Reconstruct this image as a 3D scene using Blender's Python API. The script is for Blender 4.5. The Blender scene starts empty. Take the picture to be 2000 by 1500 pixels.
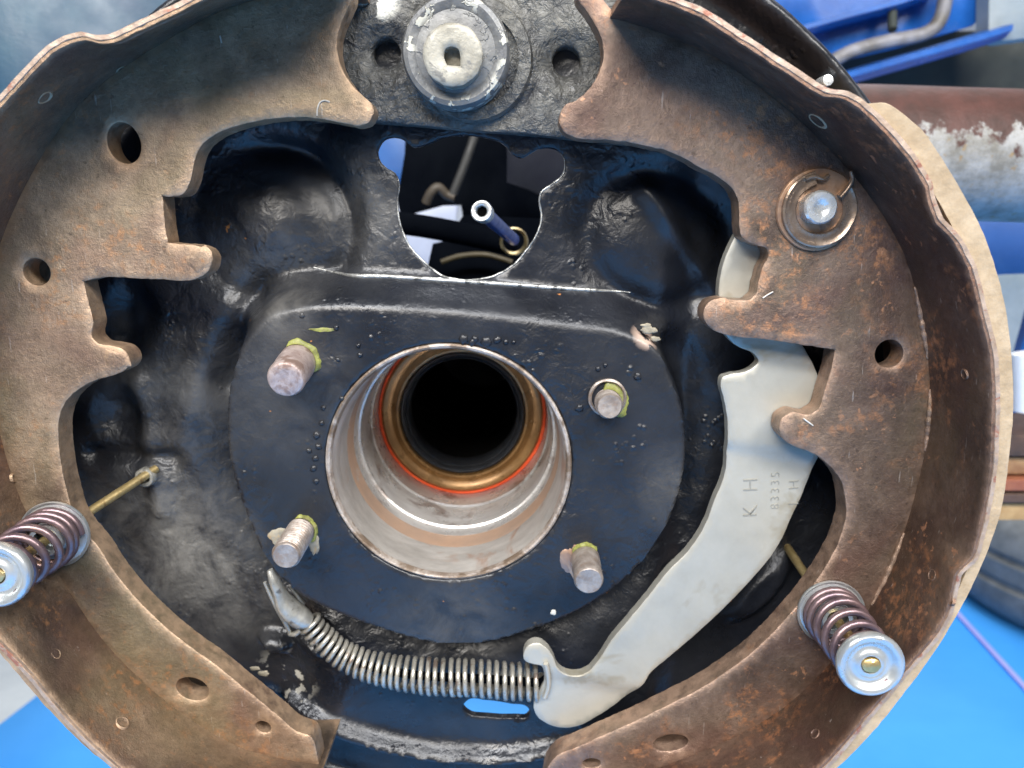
import bpy, bmesh, math, random
import numpy as np
from mathutils import Vector, noise
from mathutils.geometry import delaunay_2d_cdt
random.seed(4)
C = bpy.context.scene.collection
sc = bpy.context.scene
MM = 0.001
# ------------------------------------------------------------------ camera
F_PX, D_CAM = 1500.0, 245.0            # focal length in photo pixels (2000 wide), distance to the backing plate in mm
TH = math.atan(310 / F_PX)
cam_d = bpy.data.cameras.new("camera"); cam = bpy.data.objects.new("camera", cam_d); C.objects.link(cam)
cam.location = (0, -D_CAM * MM, 0); cam.rotation_euler = (math.pi / 2 - TH, 0, 0)
cam_d.sensor_width = 36; cam_d.lens = 27; cam_d.clip_start = 0.01; cam_d.clip_end = 60
cam_d.dof.use_dof = True; cam_d.dof.focus_distance = 0.216; cam_d.dof.aperture_fstop = 16
sc.camera = cam
# ------------------------------------------------------------------ world (dim workshop air) and lamps
w = bpy.data.worlds.new("World"); sc.world = w; w.use_nodes = True
w.node_tree.nodes["Background"].inputs[0].default_value = (0.86, 0.90, 1.0, 1)
w.node_tree.nodes["Background"].inputs[1].default_value = 0.22
sc.view_settings.view_transform = 'Standard'; sc.view_settings.look = 'None'
sc.view_settings.exposure = -0.18
def lamp(name, loc, tgt, sx, sy, power, col):
    l = bpy.data.lights.new(name, 'AREA'); l.shape = 'RECTANGLE'; l.size = sx; l.size_y = sy
    l.energy = power; l.color = col
    o = bpy.data.objects.new(name, l); C.objects.link(o); o.location = loc
    o.rotation_euler = (Vector(tgt) - Vector(loc)).to_track_quat('-Z', 'Y').to_euler(); return o
lamp("workshop_light_main", (-0.36, -1.35, 0.80), (0, 0, -.05), 0.75, 0.30, 24, (1.0, 0.94, 0.86))
lamp("workshop_light_right", (0.85, -1.0, 0.80), (0, 0, -.05), 0.5, 0.25, 12, (1.0, 0.94, 0.86))
lamp("workshop_light_above", (0.05, -0.98, 1.02), (0, 0, -.03), 1.9, 0.20, 48, (0.96, 0.97, 1.0))
lamp("workshop_light_back", (0.2, 1.4, 1.6), (0.1, 1.0, -.62), 1.6, 1.2, 45, (0.95, 0.97, 1.0))

# ------------------------------------------------------------------ helpers
def P(px, py, w=0.0):
    """photo pixel -> point of the plane w millimetres in front of the backing plate (x right, y up)"""
    dx = (px - 1000) / F_PX; dy = -(py - 750) / F_PX
    ry = -math.sin(TH) + dy * math.cos(TH); rz = -math.cos(TH) - dy * math.sin(TH)
    t = (D_CAM - w) / -rz
    return (dx * t, ry * t)
def W(x, y, w): return Vector((x * MM, -w * MM, y * MM))
def PW(px, py, w): x, y = P(px, py, w); return Vector((x, y, w))
def PP(pts, w): return [P(p[0], p[1], w) + tuple(p[2:]) for p in pts]
FLOOR = -620.0
def G(px, py):
    dx = (px - 1000) / F_PX; dy = -(py - 750) / F_PX
    ry = -math.sin(TH) + dy * math.cos(TH); rz = -math.cos(TH) - dy * math.sin(TH)
    t = FLOOR / ry
    return Vector((dx * t, FLOOR, D_CAM + rz * t))       # x, y, w
def tag(o, label=None, cat=None, group=None, kind=None):
    if label: o['label'] = label
    if cat: o['category'] = cat
    if group: o['group'] = group
    if kind: o['kind'] = kind
    return o
def thing(name, label, cat, at=(0, 0, 0), group=None):
    o = bpy.data.objects.new(name, None); C.objects.link(o); o.location = W(*at); o.empty_display_size = .01
    return tag(o, label, cat, group)
def mk(name, verts, faces, mat, parent=None, smooth=30, mm=True, label=None):
    """verts in (x, y, w) millimetres -> one mesh object"""
    off = parent.location if parent is not None and parent.type == 'EMPTY' else (parent['_o'] if parent is not None and '_o' in parent else Vector((0, 0, 0)))
    off = Vector(off)
    me = bpy.data.meshes.new(name)
    me.from_pydata([W(*v) - off for v in verts], [], faces)
    me.materials.append(mat); me.update()
    if smooth is not None:
        me.polygons.foreach_set('use_smooth', [True] * len(me.polygons))
        me.set_sharp_from_angle(angle=math.radians(smooth))
    o = bpy.data.objects.new(name, me); C.objects.link(o)
    if parent is not None:
        o.parent = parent
    o['_o'] = tuple(off)
    if label: o['label'] = label
    return o
def poly_in(pts, poly):
    x, y = pts[:, 0], pts[:, 1]; ins = np.zeros(len(pts), bool); n = len(poly); j = n - 1
    for i in range(n):
        xi, yi = poly[i]; xj, yj = poly[j]
        c = ((yi > y) != (yj > y)); 
        if yi != yj: ins ^= c & (x < (xj - xi) * (y - yi) / (yj - yi) + xi)
        j = i
    return ins
def poly_dist(pts, poly, closed=True):
    d = np.full(len(pts), 1e9); P_ = np.asarray(poly, float); n = len(P_)
    for i in range(n if closed else n - 1):
        a = P_[i]; b = P_[(i + 1) % n]; ab = b - a; L = ab @ ab
        if L < 1e-12: continue
        t = np.clip(((pts - a) @ ab) / L, 0, 1)
        q = a + t[:, None] * ab
        d = np.minimum(d, np.hypot(pts[:, 0] - q[:, 0], pts[:, 1] - q[:, 1]))
    return d
def smoothline(pts, step=1.0, closed=True, jit=0.0):
    """Catmull-Rom through the points (a third value 1 = sharp corner), resampled at about `step` mm"""
    n = len(pts); out = []
    def T(i):
        p = pts[i % n] if closed else pts[max(0, min(n - 1, i))]
        return np.array(p[:2], float)
    def corner(i):
        p = pts[i % n] if closed else pts[max(0, min(n - 1, i))]
        return len(p) > 2 and p[2]
    for i in range(n if closed else n - 1):
        p0, p1, p2, p3 = T(i - 1), T(i), T(i + 1), T(i + 2)
        if corner(i): p0 = 2 * p1 - p2
        if corner(i + 1): p3 = 2 * p2 - p1
        L = np.linalg.norm(p2 - p1); k = max(1, int(round(L / step)))
        # limit tangents so that uneven spacing does not overshoot
        def tan(a, b, c):
            la, lb = max(np.linalg.norm(b - a), 1e-6), max(np.linalg.norm(c - b), 1e-6)
            v = ((b - a) / la * lb + (c - b) / lb * la) / (la + lb)
            return v * L
        m1 = tan(p0, p1, p2); m2 = tan(p1, p2, p3)
        for j in range(k):
            t = j / k
            q = (2*t**3 - 3*t**2 + 1) * p1 + (t**3 - 2*t**2 + t) * m1 + (-2*t**3 + 3*t**2) * p2 + (t**3 - t**2) * m2
            if jit:
                q = q + np.array([noise.noise(Vector((q[0] * .6, q[1] * .6, 3))), noise.noise(Vector((q[0] * .6, q[1] * .6, 9)))]) * jit
            out.append(tuple(q))
    if not closed: out.append(tuple(T(n - 1)))
    return out
def offset_in(poly, d):
    P_ = np.array(poly); n = len(P_)
    area = 0.5 * np.sum(P_[:, 0] * np.roll(P_[:, 1], -1) - np.roll(P_[:, 0], -1) * P_[:, 1])
    s = 1 if area > 0 else -1
    t = np.roll(P_, -1, 0) - np.roll(P_, 1, 0); t /= np.maximum(np.linalg.norm(t, axis=1)[:, None], 1e-9)
    nrm = np.c_[-t[:, 1], t[:, 0]] * s
    return P_ + nrm * d
def sheet(name, outer, holes, top, thick, mat, parent=None, spacing=3.0, chamf=0.5, smooth=35, label=None):
    """plate with a height field top(x[],y[]) -> w[], holes, chamfered rims and real thickness"""
    loops = [outer] + holes
    verts = []; edges = []; kinds = []
    for li, lp in enumerate(loops):
        b = len(verts); verts += [tuple(p) for p in lp]; kinds += [1] * len(lp)
        edges += [(b + i, b + (i + 1) % len(lp)) for i in range(len(lp))]
    nb = len(verts)
    allp = np.array(verts)
    def clear(pts, dmin):
        ok = poly_in(pts, outer)
        for h in holes: ok &= ~poly_in(pts, h)
        pts = pts[ok]
        if len(pts) == 0: return pts
        d = np.full(len(pts), 1e9)
        for lp in loops: d = np.minimum(d, poly_dist(pts, lp))
        return pts[d > dmin]
    if chamf:
        for li, lp in enumerate(loops):
            q = offset_in(lp, chamf if li == 0 else -chamf)
            q = clear(q, chamf * 0.86)
            verts += [tuple(p) for p in q]
    x0, y0 = allp.min(0); x1, y1 = allp.max(0)
    gx, gy = np.meshgrid(np.arange(x0, x1, spacing), np.arange(y0, y1, spacing * .87))
    gx = gx + (np.arange(gx.shape[0])[:, None] % 2) * spacing / 2
    g = np.c_[gx.ravel(), gy.ravel()]
    g = clear(g, chamf + spacing * .45)
    verts += [tuple(p) for p in g]
    r = delaunay_2d_cdt([Vector(v) for v in verts], edges, [], 0, 1e-6)
    V = np.array([tuple(v) for v in r[0]]); Fc = [tuple(f) for f in r[2]]; orig = r[3]
    cen = np.array([V[list(f)].mean(0) for f in Fc])
    ok = poly_in(cen, outer)
    for h in holes: ok &= ~poly_in(cen, h)
    Fc = [f for f, k in zip(Fc, ok) if k]
    isb = np.array([any(o < nb for o in og) for og in orig])
    hz = top(V[:, 0], V[:, 1]) if callable(top) else np.full(len(V), float(top))
    n = len(V)
    tz = hz - (isb * chamf * .8 if chamf else 0)
    vs = [(V[i, 0], V[i, 1], tz[i]) for i in range(n)]
    fs = []
    for f in Fc:
        a, b, c = V[f[0]], V[f[1]], V[f[2]]
        if (b[0]-a[0])*(c[1]-a[1]) - (b[1]-a[1])*(c[0]-a[0]) < 0: f = f[::-1]
        fs.append(f)
    cnt = {}
    for f in fs:
        for i in range(3): cnt[(f[i], f[(i + 1) % 3])] = 1
    bl = [e for e in cnt if (e[1], e[0]) not in cnt]
    bot = {}
    for f in fs: 
        for i in f: bot.setdefault(i, n + len(bot))
    keys = sorted(bot, key=bot.get)
    vs += [(V[i, 0], V[i, 1], hz[i] - thick) for i in keys]
    fb = [tuple(bot[i] for i in reversed(f)) for f in fs]
    sd = [(a, bot[a], bot[b], b) for a, b in bl]
    # reorder as w axis is toward the viewer (world -Y): x, w, y keeps this winding outward
    return mk(name, vs, fs + fb + sd, mat, parent, smooth, label=label)
def circ(cx, cy, r, n=48, a0=0, ry=None, rot=0):
    ry = r if ry is None else ry; c, s = math.cos(rot), math.sin(rot); o = []
    for i in range(n):
        a = a0 + 2 * math.pi * i / n; x, y = r * math.cos(a), ry * math.sin(a)
        o.append((cx + c * x - s * y, cy + s * x + c * y))
    return o
def frame_of(d):
    d = d.normalized(); u = Vector((0, 1, 0)).cross(d)
    if u.length < .1: u = Vector((1, 0, 0)).cross(d)
    u.normalize(); return u, d.cross(u), d
def lathe(name, prof, base, axis, mat, parent=None, seg=64, smooth=30, wob=0.0, label=None, arc=None, caps=True):
    """prof = [(r, h)] from the back up to the front, turned round `axis` from `base` (both x, y, w)"""
    base = Vector(base); u, v, d = frame_of(Vector(axis)); vs = []; fs = []; m = len(prof)
    full = arc is None; a0, a1 = (0, 2 * math.pi) if full else arc
    ns = seg if full else seg + 1
    for i in range(ns):
        a = a0 + (a1 - a0) * i / seg
        for (r, h) in prof:
            rr = r + (wob * noise.noise(Vector((math.cos(a) * 2 + r, math.sin(a) * 2, h * .3))) if wob else 0)
            vs.append(base + u * (rr * math.cos(a)) + v * (rr * math.sin(a)) + d * h)
    for i in range(seg):
        j = (i + 1) % ns
        for k in range(m - 1): fs.append((i * m + k, j * m + k, j * m + k + 1, i * m + k + 1))
    if full and caps:
        if prof[0][0] > 1e-4: fs.append(tuple(i * m for i in reversed(range(ns))))
        if prof[-1][0] > 1e-4: fs.append(tuple(i * m + m - 1 for i in range(ns)))
    if not full:
        fs.append(tuple(range(m))[::-1]); fs.append(tuple((ns - 1) * m + k for k in range(m)))
    return mk(name, vs, fs, mat, parent, smooth, label=label)
def tube(name, path, rad, mat, parent=None, seg=12, smooth=60, cap=True, label=None, squash=None):
    path = [Vector(p) for p in path]; n = len(path); vs = []; fs = []
    u = None
    for i, p in enumerate(path):
        t = (path[min(n - 1, i + 1)] - path[max(0, i - 1)]).normalized()
        if u is None: u = frame_of(t)[0]
        u = (u - t * u.dot(t)).normalized(); v = t.cross(u)
        r = rad(i / (n - 1)) if callable(rad) else rad
        for k in range(seg):
            a = 2 * math.pi * k / seg
            vs.append(p + u * (r * math.cos(a)) + v * (r * math.sin(a) * (squash or 1)))
    for i in range(n - 1):
        for k in range(seg):
            k2 = (k + 1) % seg
            fs.append((i * seg + k, i * seg + k2, (i + 1) * seg + k2, (i + 1) * seg + k))
    if cap: fs.append(tuple(reversed(range(seg)))); fs.append(tuple((n - 1) * seg + k for k in range(seg)))
    return mk(name, vs, fs, mat, parent, smooth, label=label)
def bezier_path(pts, k=8):
    pts = [Vector(p) for p in pts]; n = len(pts); out = []
    for i in range(n - 1):
        p0, p1, p2, p3 = pts[max(0, i - 1)], pts[i], pts[i + 1], pts[min(n - 1, i + 2)]
        for j in range(k):
            t = j / k
            out.append(0.5 * ((2 * p1) + (-p0 + p2) * t + (2*p0 - 5*p1 + 4*p2 - p3) * t*t + (-p0 + 3*p1 - 3*p2 + p3) * t**3))
    out.append(pts[-1]); return out
def coil(path, rfun, turns_at, per=16):
    """helix round a path; turns_at(s) = winding number at parameter s in 0..1"""
    n = len(path); L = [0]
    for i in range(1, n): L.append(L[-1] + (path[i] - path[i - 1]).length)
    tot = L[-1]
    def at(s):
        x = s * tot; i = 0
        while i < n - 2 and L[i + 1] < x: i += 1
        f = (x - L[i]) / max(1e-6, L[i + 1] - L[i]); return path[i].lerp(path[i + 1], f), (path[min(n-1, i + 2)] - path[max(0, i - 1)]).normalized()
    N = int(turns_at(1.0) * per); out = []
    # invert turns_at by table
    tb = [(turns_at(k / 400), k / 400) for k in range(401)]
    j = 0; u0 = None
    for i in range(N + 1):
        tn = i / per
        while j < 399 and tb[j + 1][0] < tn: j += 1
        a, b = tb[j], tb[j + 1]; s = a[1] + (b[1] - a[1]) * (tn - a[0]) / max(1e-9, b[0] - a[0]); s = min(1, max(0, s))
        p, t = at(s); p = p + Vector((noise.noise(Vector((i * .021, 1, 7))), noise.noise(Vector((i * .021, 5, 7))), noise.noise(Vector((i * .021, 9, 7))))) * .35
        if u0 is None: u0 = frame_of(t)[0]
        u = (u0 - t * u0.dot(t)).normalized(); v = t.cross(u); r = rfun(s) * (1 + .03 * noise.noise(Vector((i * .03, 3, 3)))); an = 2 * math.pi * tn
        out.append(p + u * (r * math.cos(an)) + v * (r * math.sin(an)))
    return out
def box(name, c, s, mat, parent=None, rot=None, bev=0.0, smooth=30, label=None):
    bm = bmesh.new(); bmesh.ops.create_cube(bm, size=1)
    for v in bm.verts: v.co = Vector((v.co.x * s[0], v.co.y * s[1], v.co.z * s[2]))
    if bev: bmesh.ops.bevel(bm, geom=bm.edges[:], offset=bev, segments=3, affect='EDGES', profile=.6)
    if rot: bmesh.ops.rotate(bm, verts=bm.verts, matrix=rot.to_matrix() if hasattr(rot, 'to_matrix') else rot)
    for v in bm.verts: v.co += Vector(c)
    bm.verts.ensure_lookup_table()
    vs = [tuple(v.co) for v in bm.verts]; fs = [tuple(v.index for v in f.verts) for f in bm.faces]; bm.free()
    return mk(name, vs, fs, mat, parent, smooth, label=label)

# ------------------------------------------------------------------ materials
class M_:
    def __init__(s, name):
        s.m = bpy.data.materials.new(name); s.m.use_nodes = True; s.t = s.m.node_tree; s.N = s.t.nodes; s.L = s.t.links
        s.b = s.N['Principled BSDF']; s.tc = s.N.new('ShaderNodeTexCoord')
        g = s.N.new('ShaderNodeNewGeometry'); s.pos = g.outputs['Position']
    def link(s, a, b): s.L.new(a, b)
    def noise(s, scale, detail=6, rough=.6, dist=0.0, stretch=None, w=0):
        n = s.N.new('ShaderNodeTexNoise'); n.inputs['Scale'].default_value = scale; n.inputs['Detail'].default_value = detail
        n.inputs['Roughness'].default_value = rough; n.inputs['Distortion'].default_value = dist
        mp = s.N.new('ShaderNodeMapping'); s.link(s.pos, mp.inputs[0]); mp.inputs['Location'].default_value = (w * .37, w * .11, w * .23)
        if stretch: mp.inputs['Scale'].default_value = stretch
        s.link(mp.outputs[0], n.inputs['Vector']); return n.outputs['Fac']
    def vor(s, scale, feature='F1', w=0, smooth=None):
        n = s.N.new('ShaderNodeTexVoronoi'); n.feature = feature; n.inputs['Scale'].default_value = scale
        mp = s.N.new('ShaderNodeMapping'); s.link(s.pos, mp.inputs[0]); mp.inputs['Location'].default_value = (w, w * .3, w * .7)
        s.link(mp.outputs[0], n.inputs['Vector']); return n.outputs['Distance']
    def ramp(s, fac, *stops):
        r = s.N.new('ShaderNodeValToRGB'); e = r.color_ramp.elements
        while len(e) < len(stops): e.new(0.5)
        for k, (p, c) in enumerate(stops):
            e[k].position = p; e[k].color = (c, c, c, 1) if not hasattr(c, '__len__') else (*c, 1)
        s.link(fac, r.inputs[0]); return r.outputs[0]
    def mix(s, fac, a, b, mode='MIX'):
        n = s.N.new('ShaderNodeMix'); n.data_type = 'RGBA'; n.blend_type = mode
        for i, x in ((0, fac), (6, a), (7, b)):
            if hasattr(x, 'links') or hasattr(x, 'is_linked'): s.link(x, n.inputs[i])
            elif hasattr(x, '__len__'): n.inputs[i].default_value = (*x, 1)
            else: n.inputs[i].default_value = x if i == 0 else (x, x, x, 1)
        return n.outputs[2]
    def math(s, op, a, b=0.0, clamp=False):
        n = s.N.new('ShaderNodeMath'); n.operation = op; n.use_clamp = clamp
        for i, x in enumerate((a, b)):
            if hasattr(x, 'is_linked'): s.link(x, n.inputs[i])
            else: n.inputs[i].default_value = x
        return n.outputs[0]
    def bump(s, h, dist, strength=1.0, prev=None):
        n = s.N.new('ShaderNodeBump'); n.inputs['Distance'].default_value = dist; n.inputs['Strength'].default_value = strength
        s.link(h, n.inputs['Height'])
        if prev is not None: s.link(prev, n.inputs['Normal'])
        s.link(n.outputs[0], s.b.inputs['Normal']); return n.outputs[0]
    def radial(s, x, y, w, r):
        """0 at a place on the plate, 1 at distance r (mm)"""
        n = s.N.new('ShaderNodeVectorMath'); n.operation = 'DISTANCE'; s.link(s.pos, n.inputs[0]); n.inputs[1].default_value = W(x, y, w)
        return s.math('DIVIDE', n.outputs['Value'], r * MM)
    def set(s, col=None, rough=None, metal=None, spec=None, coat=None):
        for nm, x in (('Base Color', col), ('Roughness', rough), ('Metallic', metal), ('Specular IOR Level', spec), ('Coat Weight', coat)):
            if x is None: continue
            if hasattr(x, 'is_linked'): s.link(x, s.b.inputs[nm])
            elif hasattr(x, '__len__'): s.b.inputs[nm].default_value = (*x, 1)
            else: s.b.inputs[nm].default_value = x
        return s.m

def shoe_mat(name, tan, mid, dark, rust, rustness, seed):
    s = M_(name)
    a = s.ramp(s.noise(28, 5, .62, .4, w=seed), (.34, dark), (.47, mid), (.60, tan))
    b = s.ramp(s.noise(75, 6, .7, .3, w=seed + 3), (.38, 0.0), (.66, 1.0))
    c = s.mix(s.math('MULTIPLY', b, .35), a, dark)
    pit = s.ramp(s.noise(520, 3, .6, w=seed + 30), (.30, 1.0), (.36, 0.0)); c = s.mix(s.math('MULTIPLY', pit, .5), c, (dark[0]*.5, dark[1]*.5, dark[2]*.5))
    mar = s.ramp(s.noise(17, 4, .6, .6, w=seed + 50), (.44, 0.0), (.62, .75)); c = s.mix(mar, c, (mid[0] * .80, mid[1] * .62, mid[2] * .66))
    oli = s.ramp(s.noise(21, 4, .6, .6, w=seed + 60), (.50, 0.0), (.66, .5)); c = s.mix(oli, c, (mid[0] * .86, mid[1] * .95, mid[2] * .78))
    # fine mill-scale mottling
    f = s.ramp(s.noise(420, 5, .75, w=seed + 5), (.35, .82), (.65, 1.14))
    c = s.mix(1.0, c, f, 'MULTIPLY')
    # rust blooms
    big = s.ramp(s.noise(36, 3, .6, .5, w=seed + 8), (.50, 0.0), (.62, 1.0))
    sp = s.ramp(s.noise(330, 4, .7, w=seed + 9), (.55 - rustness * .04, 0.0), (.66, 1.0))
    rm = s.math('MULTIPLY', big, sp)
    c = s.mix(s.math('MULTIPLY', rm, .8), c, rust)
    sp2 = s.ramp(s.noise(270, 3, .6, .4, w=seed + 12), (.64, 0.0), (.70, 1.0))
    fm = s.ramp(s.noise(30, 3, .6, w=seed + 13), (.42, 0.0), (.58, 1.0))
    c = s.mix(s.math('MULTIPLY', s.math('MULTIPLY', sp2, fm), min(1.0, .6 * rustness)), c, (rust[0] * 1.05, rust[1] * 1.15, rust[2] * 1.35))
    gp = s.N.new('ShaderNodeNewGeometry').outputs['Pointiness']; ed = s.ramp(gp, (.515, 0.0), (.56, 1.0)); ed = s.math('MULTIPLY', ed, s.ramp(s.noise(240, 3, .6, w=seed + 70), (.35, .15), (.6, .85)))
    c = s.mix(ed, c, (min(.62, tan[0] * 1.35), min(.5, tan[1] * 1.25), min(.42, tan[2] * 1.2)))
    # pale rubbed scratches
    scr = s.ramp(s.noise(900, 2, .5, w=seed + 15, stretch=(1, 1, .12)), (.72, 0.0), (.76, 1.0))
    c = s.mix(s.math('MULTIPLY', scr, .25), c, (.75, .70, .64))
    r = s.ramp(s.noise(160, 4, .6, w=seed + 20), (.3, .30), (.7, .56))
    s.set(c, r, .55, .5)
    h = s.math('ADD', s.noise(1100, 5, .75, w=seed), s.math('MULTIPLY', s.noise(150, 4, .6, w=seed + 1), .8))
    s.bump(h, .00034, .9)
    return s.m
MAT_L = shoe_mat("tan_rusty_steel", (.39, .290, .195), (.265, .198, .132), (.125, .090, .064), (.40, .20, .09), .8, 1)
MAT_R = shoe_mat("brown_rusty_steel", (.30, .218, .162), (.185, .130, .096), (.085, .058, .043), (.46, .215, .10), 1.5, 7)
MAT_TR = shoe_mat("dark_brown_table_steel", (.20, .135, .098), (.115, .076, .056), (.058, .038, .031), (.42, .19, .09), 1.5, 9)  # right table, a darker brown than its web
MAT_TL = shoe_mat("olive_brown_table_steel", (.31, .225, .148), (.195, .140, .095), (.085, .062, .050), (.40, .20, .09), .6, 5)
def black_mat():
    s = M_("black_chassis_paint")
    base = s.ramp(s.noise(30, 4, .6, .3), (.35, (.006, .007, .010)), (.65, (.012, .014, .020)))
    # dry brake dust over the left dish and the lower left of the plate
    lx, ly = P(330, 1120, 0); m1 = s.ramp(s.radial(lx, ly, 0, 52), (.25, 1.0), (.9, 0.0))
    lx2, ly2 = P(320, 800, 0); m2 = s.ramp(s.radial(lx2, ly2, 0, 36), (.2, .55), (1.0, 0.0))
    lx3, ly3 = P(700, 400, 0); m3 = s.ramp(s.radial(lx3, ly3, 0, 24), (.3, .55), (1.0, 0.0))
    lx4, ly4 = P(560, 610, 8); m4 = s.ramp(s.radial(lx4, ly4, 8, 14), (.1, .8), (1.0, 0.0))
    lx5, ly5 = P(1310, 640, 8); m5 = s.ramp(s.radial(lx5, ly5, 8, 12), (.1, .6), (1.0, 0.0))
    lx6, ly6 = P(480, 480, 0); m6 = s.ramp(s.radial(lx6, ly6, 0, 30), (.2, .42), (1.0, 0.0))
    m = m1
    sx, sy = P(880, 1235, 12); m7 = s.ramp(s.radial(sx, sy, 12, 26), (.1, .42), (1.0, 0.0))
    sx, sy = P(560, 760, 12); m8 = s.ramp(s.radial(sx, sy, 12, 30), (.1, .34), (1.0, 0.0))
    sx, sy = P(1325, 950, 10); m9 = s.ramp(s.radial(sx, sy, 10, 18), (.1, .40), (1.0, 0.0))
    for q in (m2, m3, m4, m5, m6, m7, m8, m9): m = s.math('MAXIMUM', m, q)
    dn = s.ramp(s.noise(70, 6, .72, .5, w=2), (.36, 0.15), (.62, 1.0))
    dust = s.math('MULTIPLY', m, dn)
    c = s.mix(s.math('MULTIPLY', dust, .62), base, (.22, .21, .19))
    haze = s.ramp(s.noise(22, 5, .65, .5, w=31), (.44, 0.0), (.74, .28))
    c = s.mix(haze, c, (.05, .052, .055))
    # bare chips and rust spots
    ch = s.ramp(s.noise(130, 3, .6, w=13), (.735, 0.0), (.75, 1.0))
    c = s.mix(ch, c, (.42, .17, .05))
    ax, ay = P(550, 1330, 0); am = s.ramp(s.radial(ax, ay, 0, 14), (.45, 1.0), (1.0, 0.0))
    fl = s.math('MULTIPLY', am, s.ramp(s.noise(190, 4, .6, w=17), (.56, 0.0), (.59, 1.0)))
    c = s.mix(fl, c, (.36, .34, .29))
    ax, ay = P(1268, 650, 11); am = s.ramp(s.radial(ax, ay, 11, 6), (.5, 1.0), (1.0, 0.0))
    fl2 = s.math('MULTIPLY', am, s.ramp(s.noise(240, 4, .6, w=19), (.47, 0.0), (.51, 1.0)))
    c = s.mix(fl2, c, (.45, .33, .26))
    r = s.mix(s.math('MULTIPLY', dust, .9), s.ramp(s.noise(60, 4, .6, w=4), (.3, .24), (.7, .44)), .62)
    s.set(c, r, 0.0, .55)
    # runs and orange peel: strong where the paint is thick, weak on the flat flange face
    msk = s.ramp(s.noise(26, 3, .55, w=25), (.40, 0.08), (.62, 1.0))
    wr = s.math('MULTIPLY', s.ramp(s.noise(200, 3, .5, .5, w=5), (.30, 0.0), (.70, 1.0)), msk)
    n1 = s.bump(wr, .00055, .8)
    gr = s.math('MULTIPLY', s.noise(520, 4, .65, .3, w=61), s.ramp(s.noise(24, 3, .6, w=62), (.38, .15), (.60, 1.0)))
    n1 = s.bump(gr, .00030, .8, n1)
    pim = s.ramp(s.vor(420, w=1.3), (0.0, 1.0), (.45, 0.0))
    pim = s.math('MULTIPLY', pim, s.ramp(s.noise(70, 3, .6, w=40), (.56, 0.0), (.66, 1.0)))
    n2 = s.bump(pim, .0006, .7, n1)
    s.bump(s.noise(1200, 3, .6, w=6), .00004, .6, n2)
    return s.m
MAT_BLACK = black_mat()
def anchor_mat():
    s = M_("dusty_black_cast")
    c = s.ramp(s.noise(60, 6, .7, .4, w=2), (.33, (.02, .021, .025)), (.50, (.07, .07, .066)), (.72, (.16, .155, .135)))
    c = s.mix(s.math('MULTIPLY', s.ramp(s.noise(400, 4, .7, w=4), (.5, 0.0), (.75, 1.0)), .4), c, (.25, .24, .21))
    fx, fy = P(740, -5, 8); am = s.ramp(s.radial(fx, fy, 8, 7), (.55, 1.0), (1.0, 0.0))
    fl = s.math('MULTIPLY', am, s.ramp(s.noise(120, 3, .6, w=3), (.47, 0.0), (.50, 1.0)))
    c = s.mix(fl, c, (.66, .65, .58))
    s.set(c, s.ramp(s.noise(90, 4, .6, w=9), (.3, .30), (.7, .6)), 0.1, .5)
    s.bump(s.ramp(s.noise(300, 4, .65, .5, w=5), (.3, 0.0), (.7, 1.0)), .0007, .9)
    return s.m
MAT_ANCHOR = anchor_mat()
def pin_mat():
    s = M_("chipped_anchor_paint")
    cx, cy = P(893, 100, 20)
    c = s.ramp(s.noise(80, 5, .7, .4, w=5), (.35, (.07, .072, .078)), (.65, (.19, .19, .18)))
    ch = s.ramp(s.noise(210, 3, .55, .3, w=8), (.565, 0.0), (.585, 1.0))
    ring = s.ramp(s.radial(cx, cy, 19, 16), (.70, 0.0), (.80, 1.0), )
    inner = s.ramp(s.radial(cx, cy, 27, 16), (.52, 1.0), (.60, 0.0))
    c = s.mix(s.math('MULTIPLY', ch, s.math('MAXIMUM', ring, inner)), c, (.50, .49, .42))
    s.set(c, s.ramp(s.noise(200, 3, .6), (.3, .3), (.7, .55)), .1, .5)
    s.bump(s.math('ADD', s.math('MULTIPLY', ch, .8), s.noise(320, 4, .6)), .00045, .8)
    return s.m
MAT_PIN = pin_mat()
def metal(name, c0, c1, scale=120, rough=(.3, .5), m=.85, bumpd=.0001, bscale=500, stretch=None, rust=None, rs=90, rt=.62, seed=0, spec=.5):
    s = M_(name)
    c = s.ramp(s.noise(scale, 5, .65, .2, stretch=stretch, w=seed), (.35, c0), (.65, c1))
    if rust is not None:
        rm = s.ramp(s.noise(rs, 4, .65, .4, w=seed + 4), (rt, 0.0), (rt + .08, 1.0)); c = s.mix(s.math('MULTIPLY', rm, .8), c, rust)
    s.set(c, s.ramp(s.noise(scale * 1.7, 4, .6, w=seed + 2), (.3, rough[0]), (.7, rough[1])), m, spec)
    s.bump(s.noise(bscale, 4, .65, stretch=stretch, w=seed + 1), bumpd, .8)
    return s.m
MAT_LEVER = metal("zinc_plated_lever", (.35, .34, .295), (.43, .415, .36), 40, (.36, .52), .35, .00006, 500, rust=(.30, .27, .20), rs=38, rt=.57)
MAT_STUD = metal("cleaned_stud_steel", (.25, .205, .175), (.42, .37, .33), 260, (.32, .52), .55, .00014, 900, rust=(.30, .22, .17), rs=200, rt=.58)
MAT_BORE = metal("worn_bore_steel", (.34, .315, .285), (.52, .49, .45), 55, (.32, .5), .4, .00012, 600, stretch=(1, 2, 1), rust=(.36, .22, .15), rs=45, rt=.55)
MAT_BORE2 = metal("machined_bore_steel", (.48, .45, .42), (.66, .64, .61), 60, (.22, .4), .55, .00012, 600, stretch=(1, 3, 1), rust=(.26, .20, .17), rs=60, rt=.56, seed=3)
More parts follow.
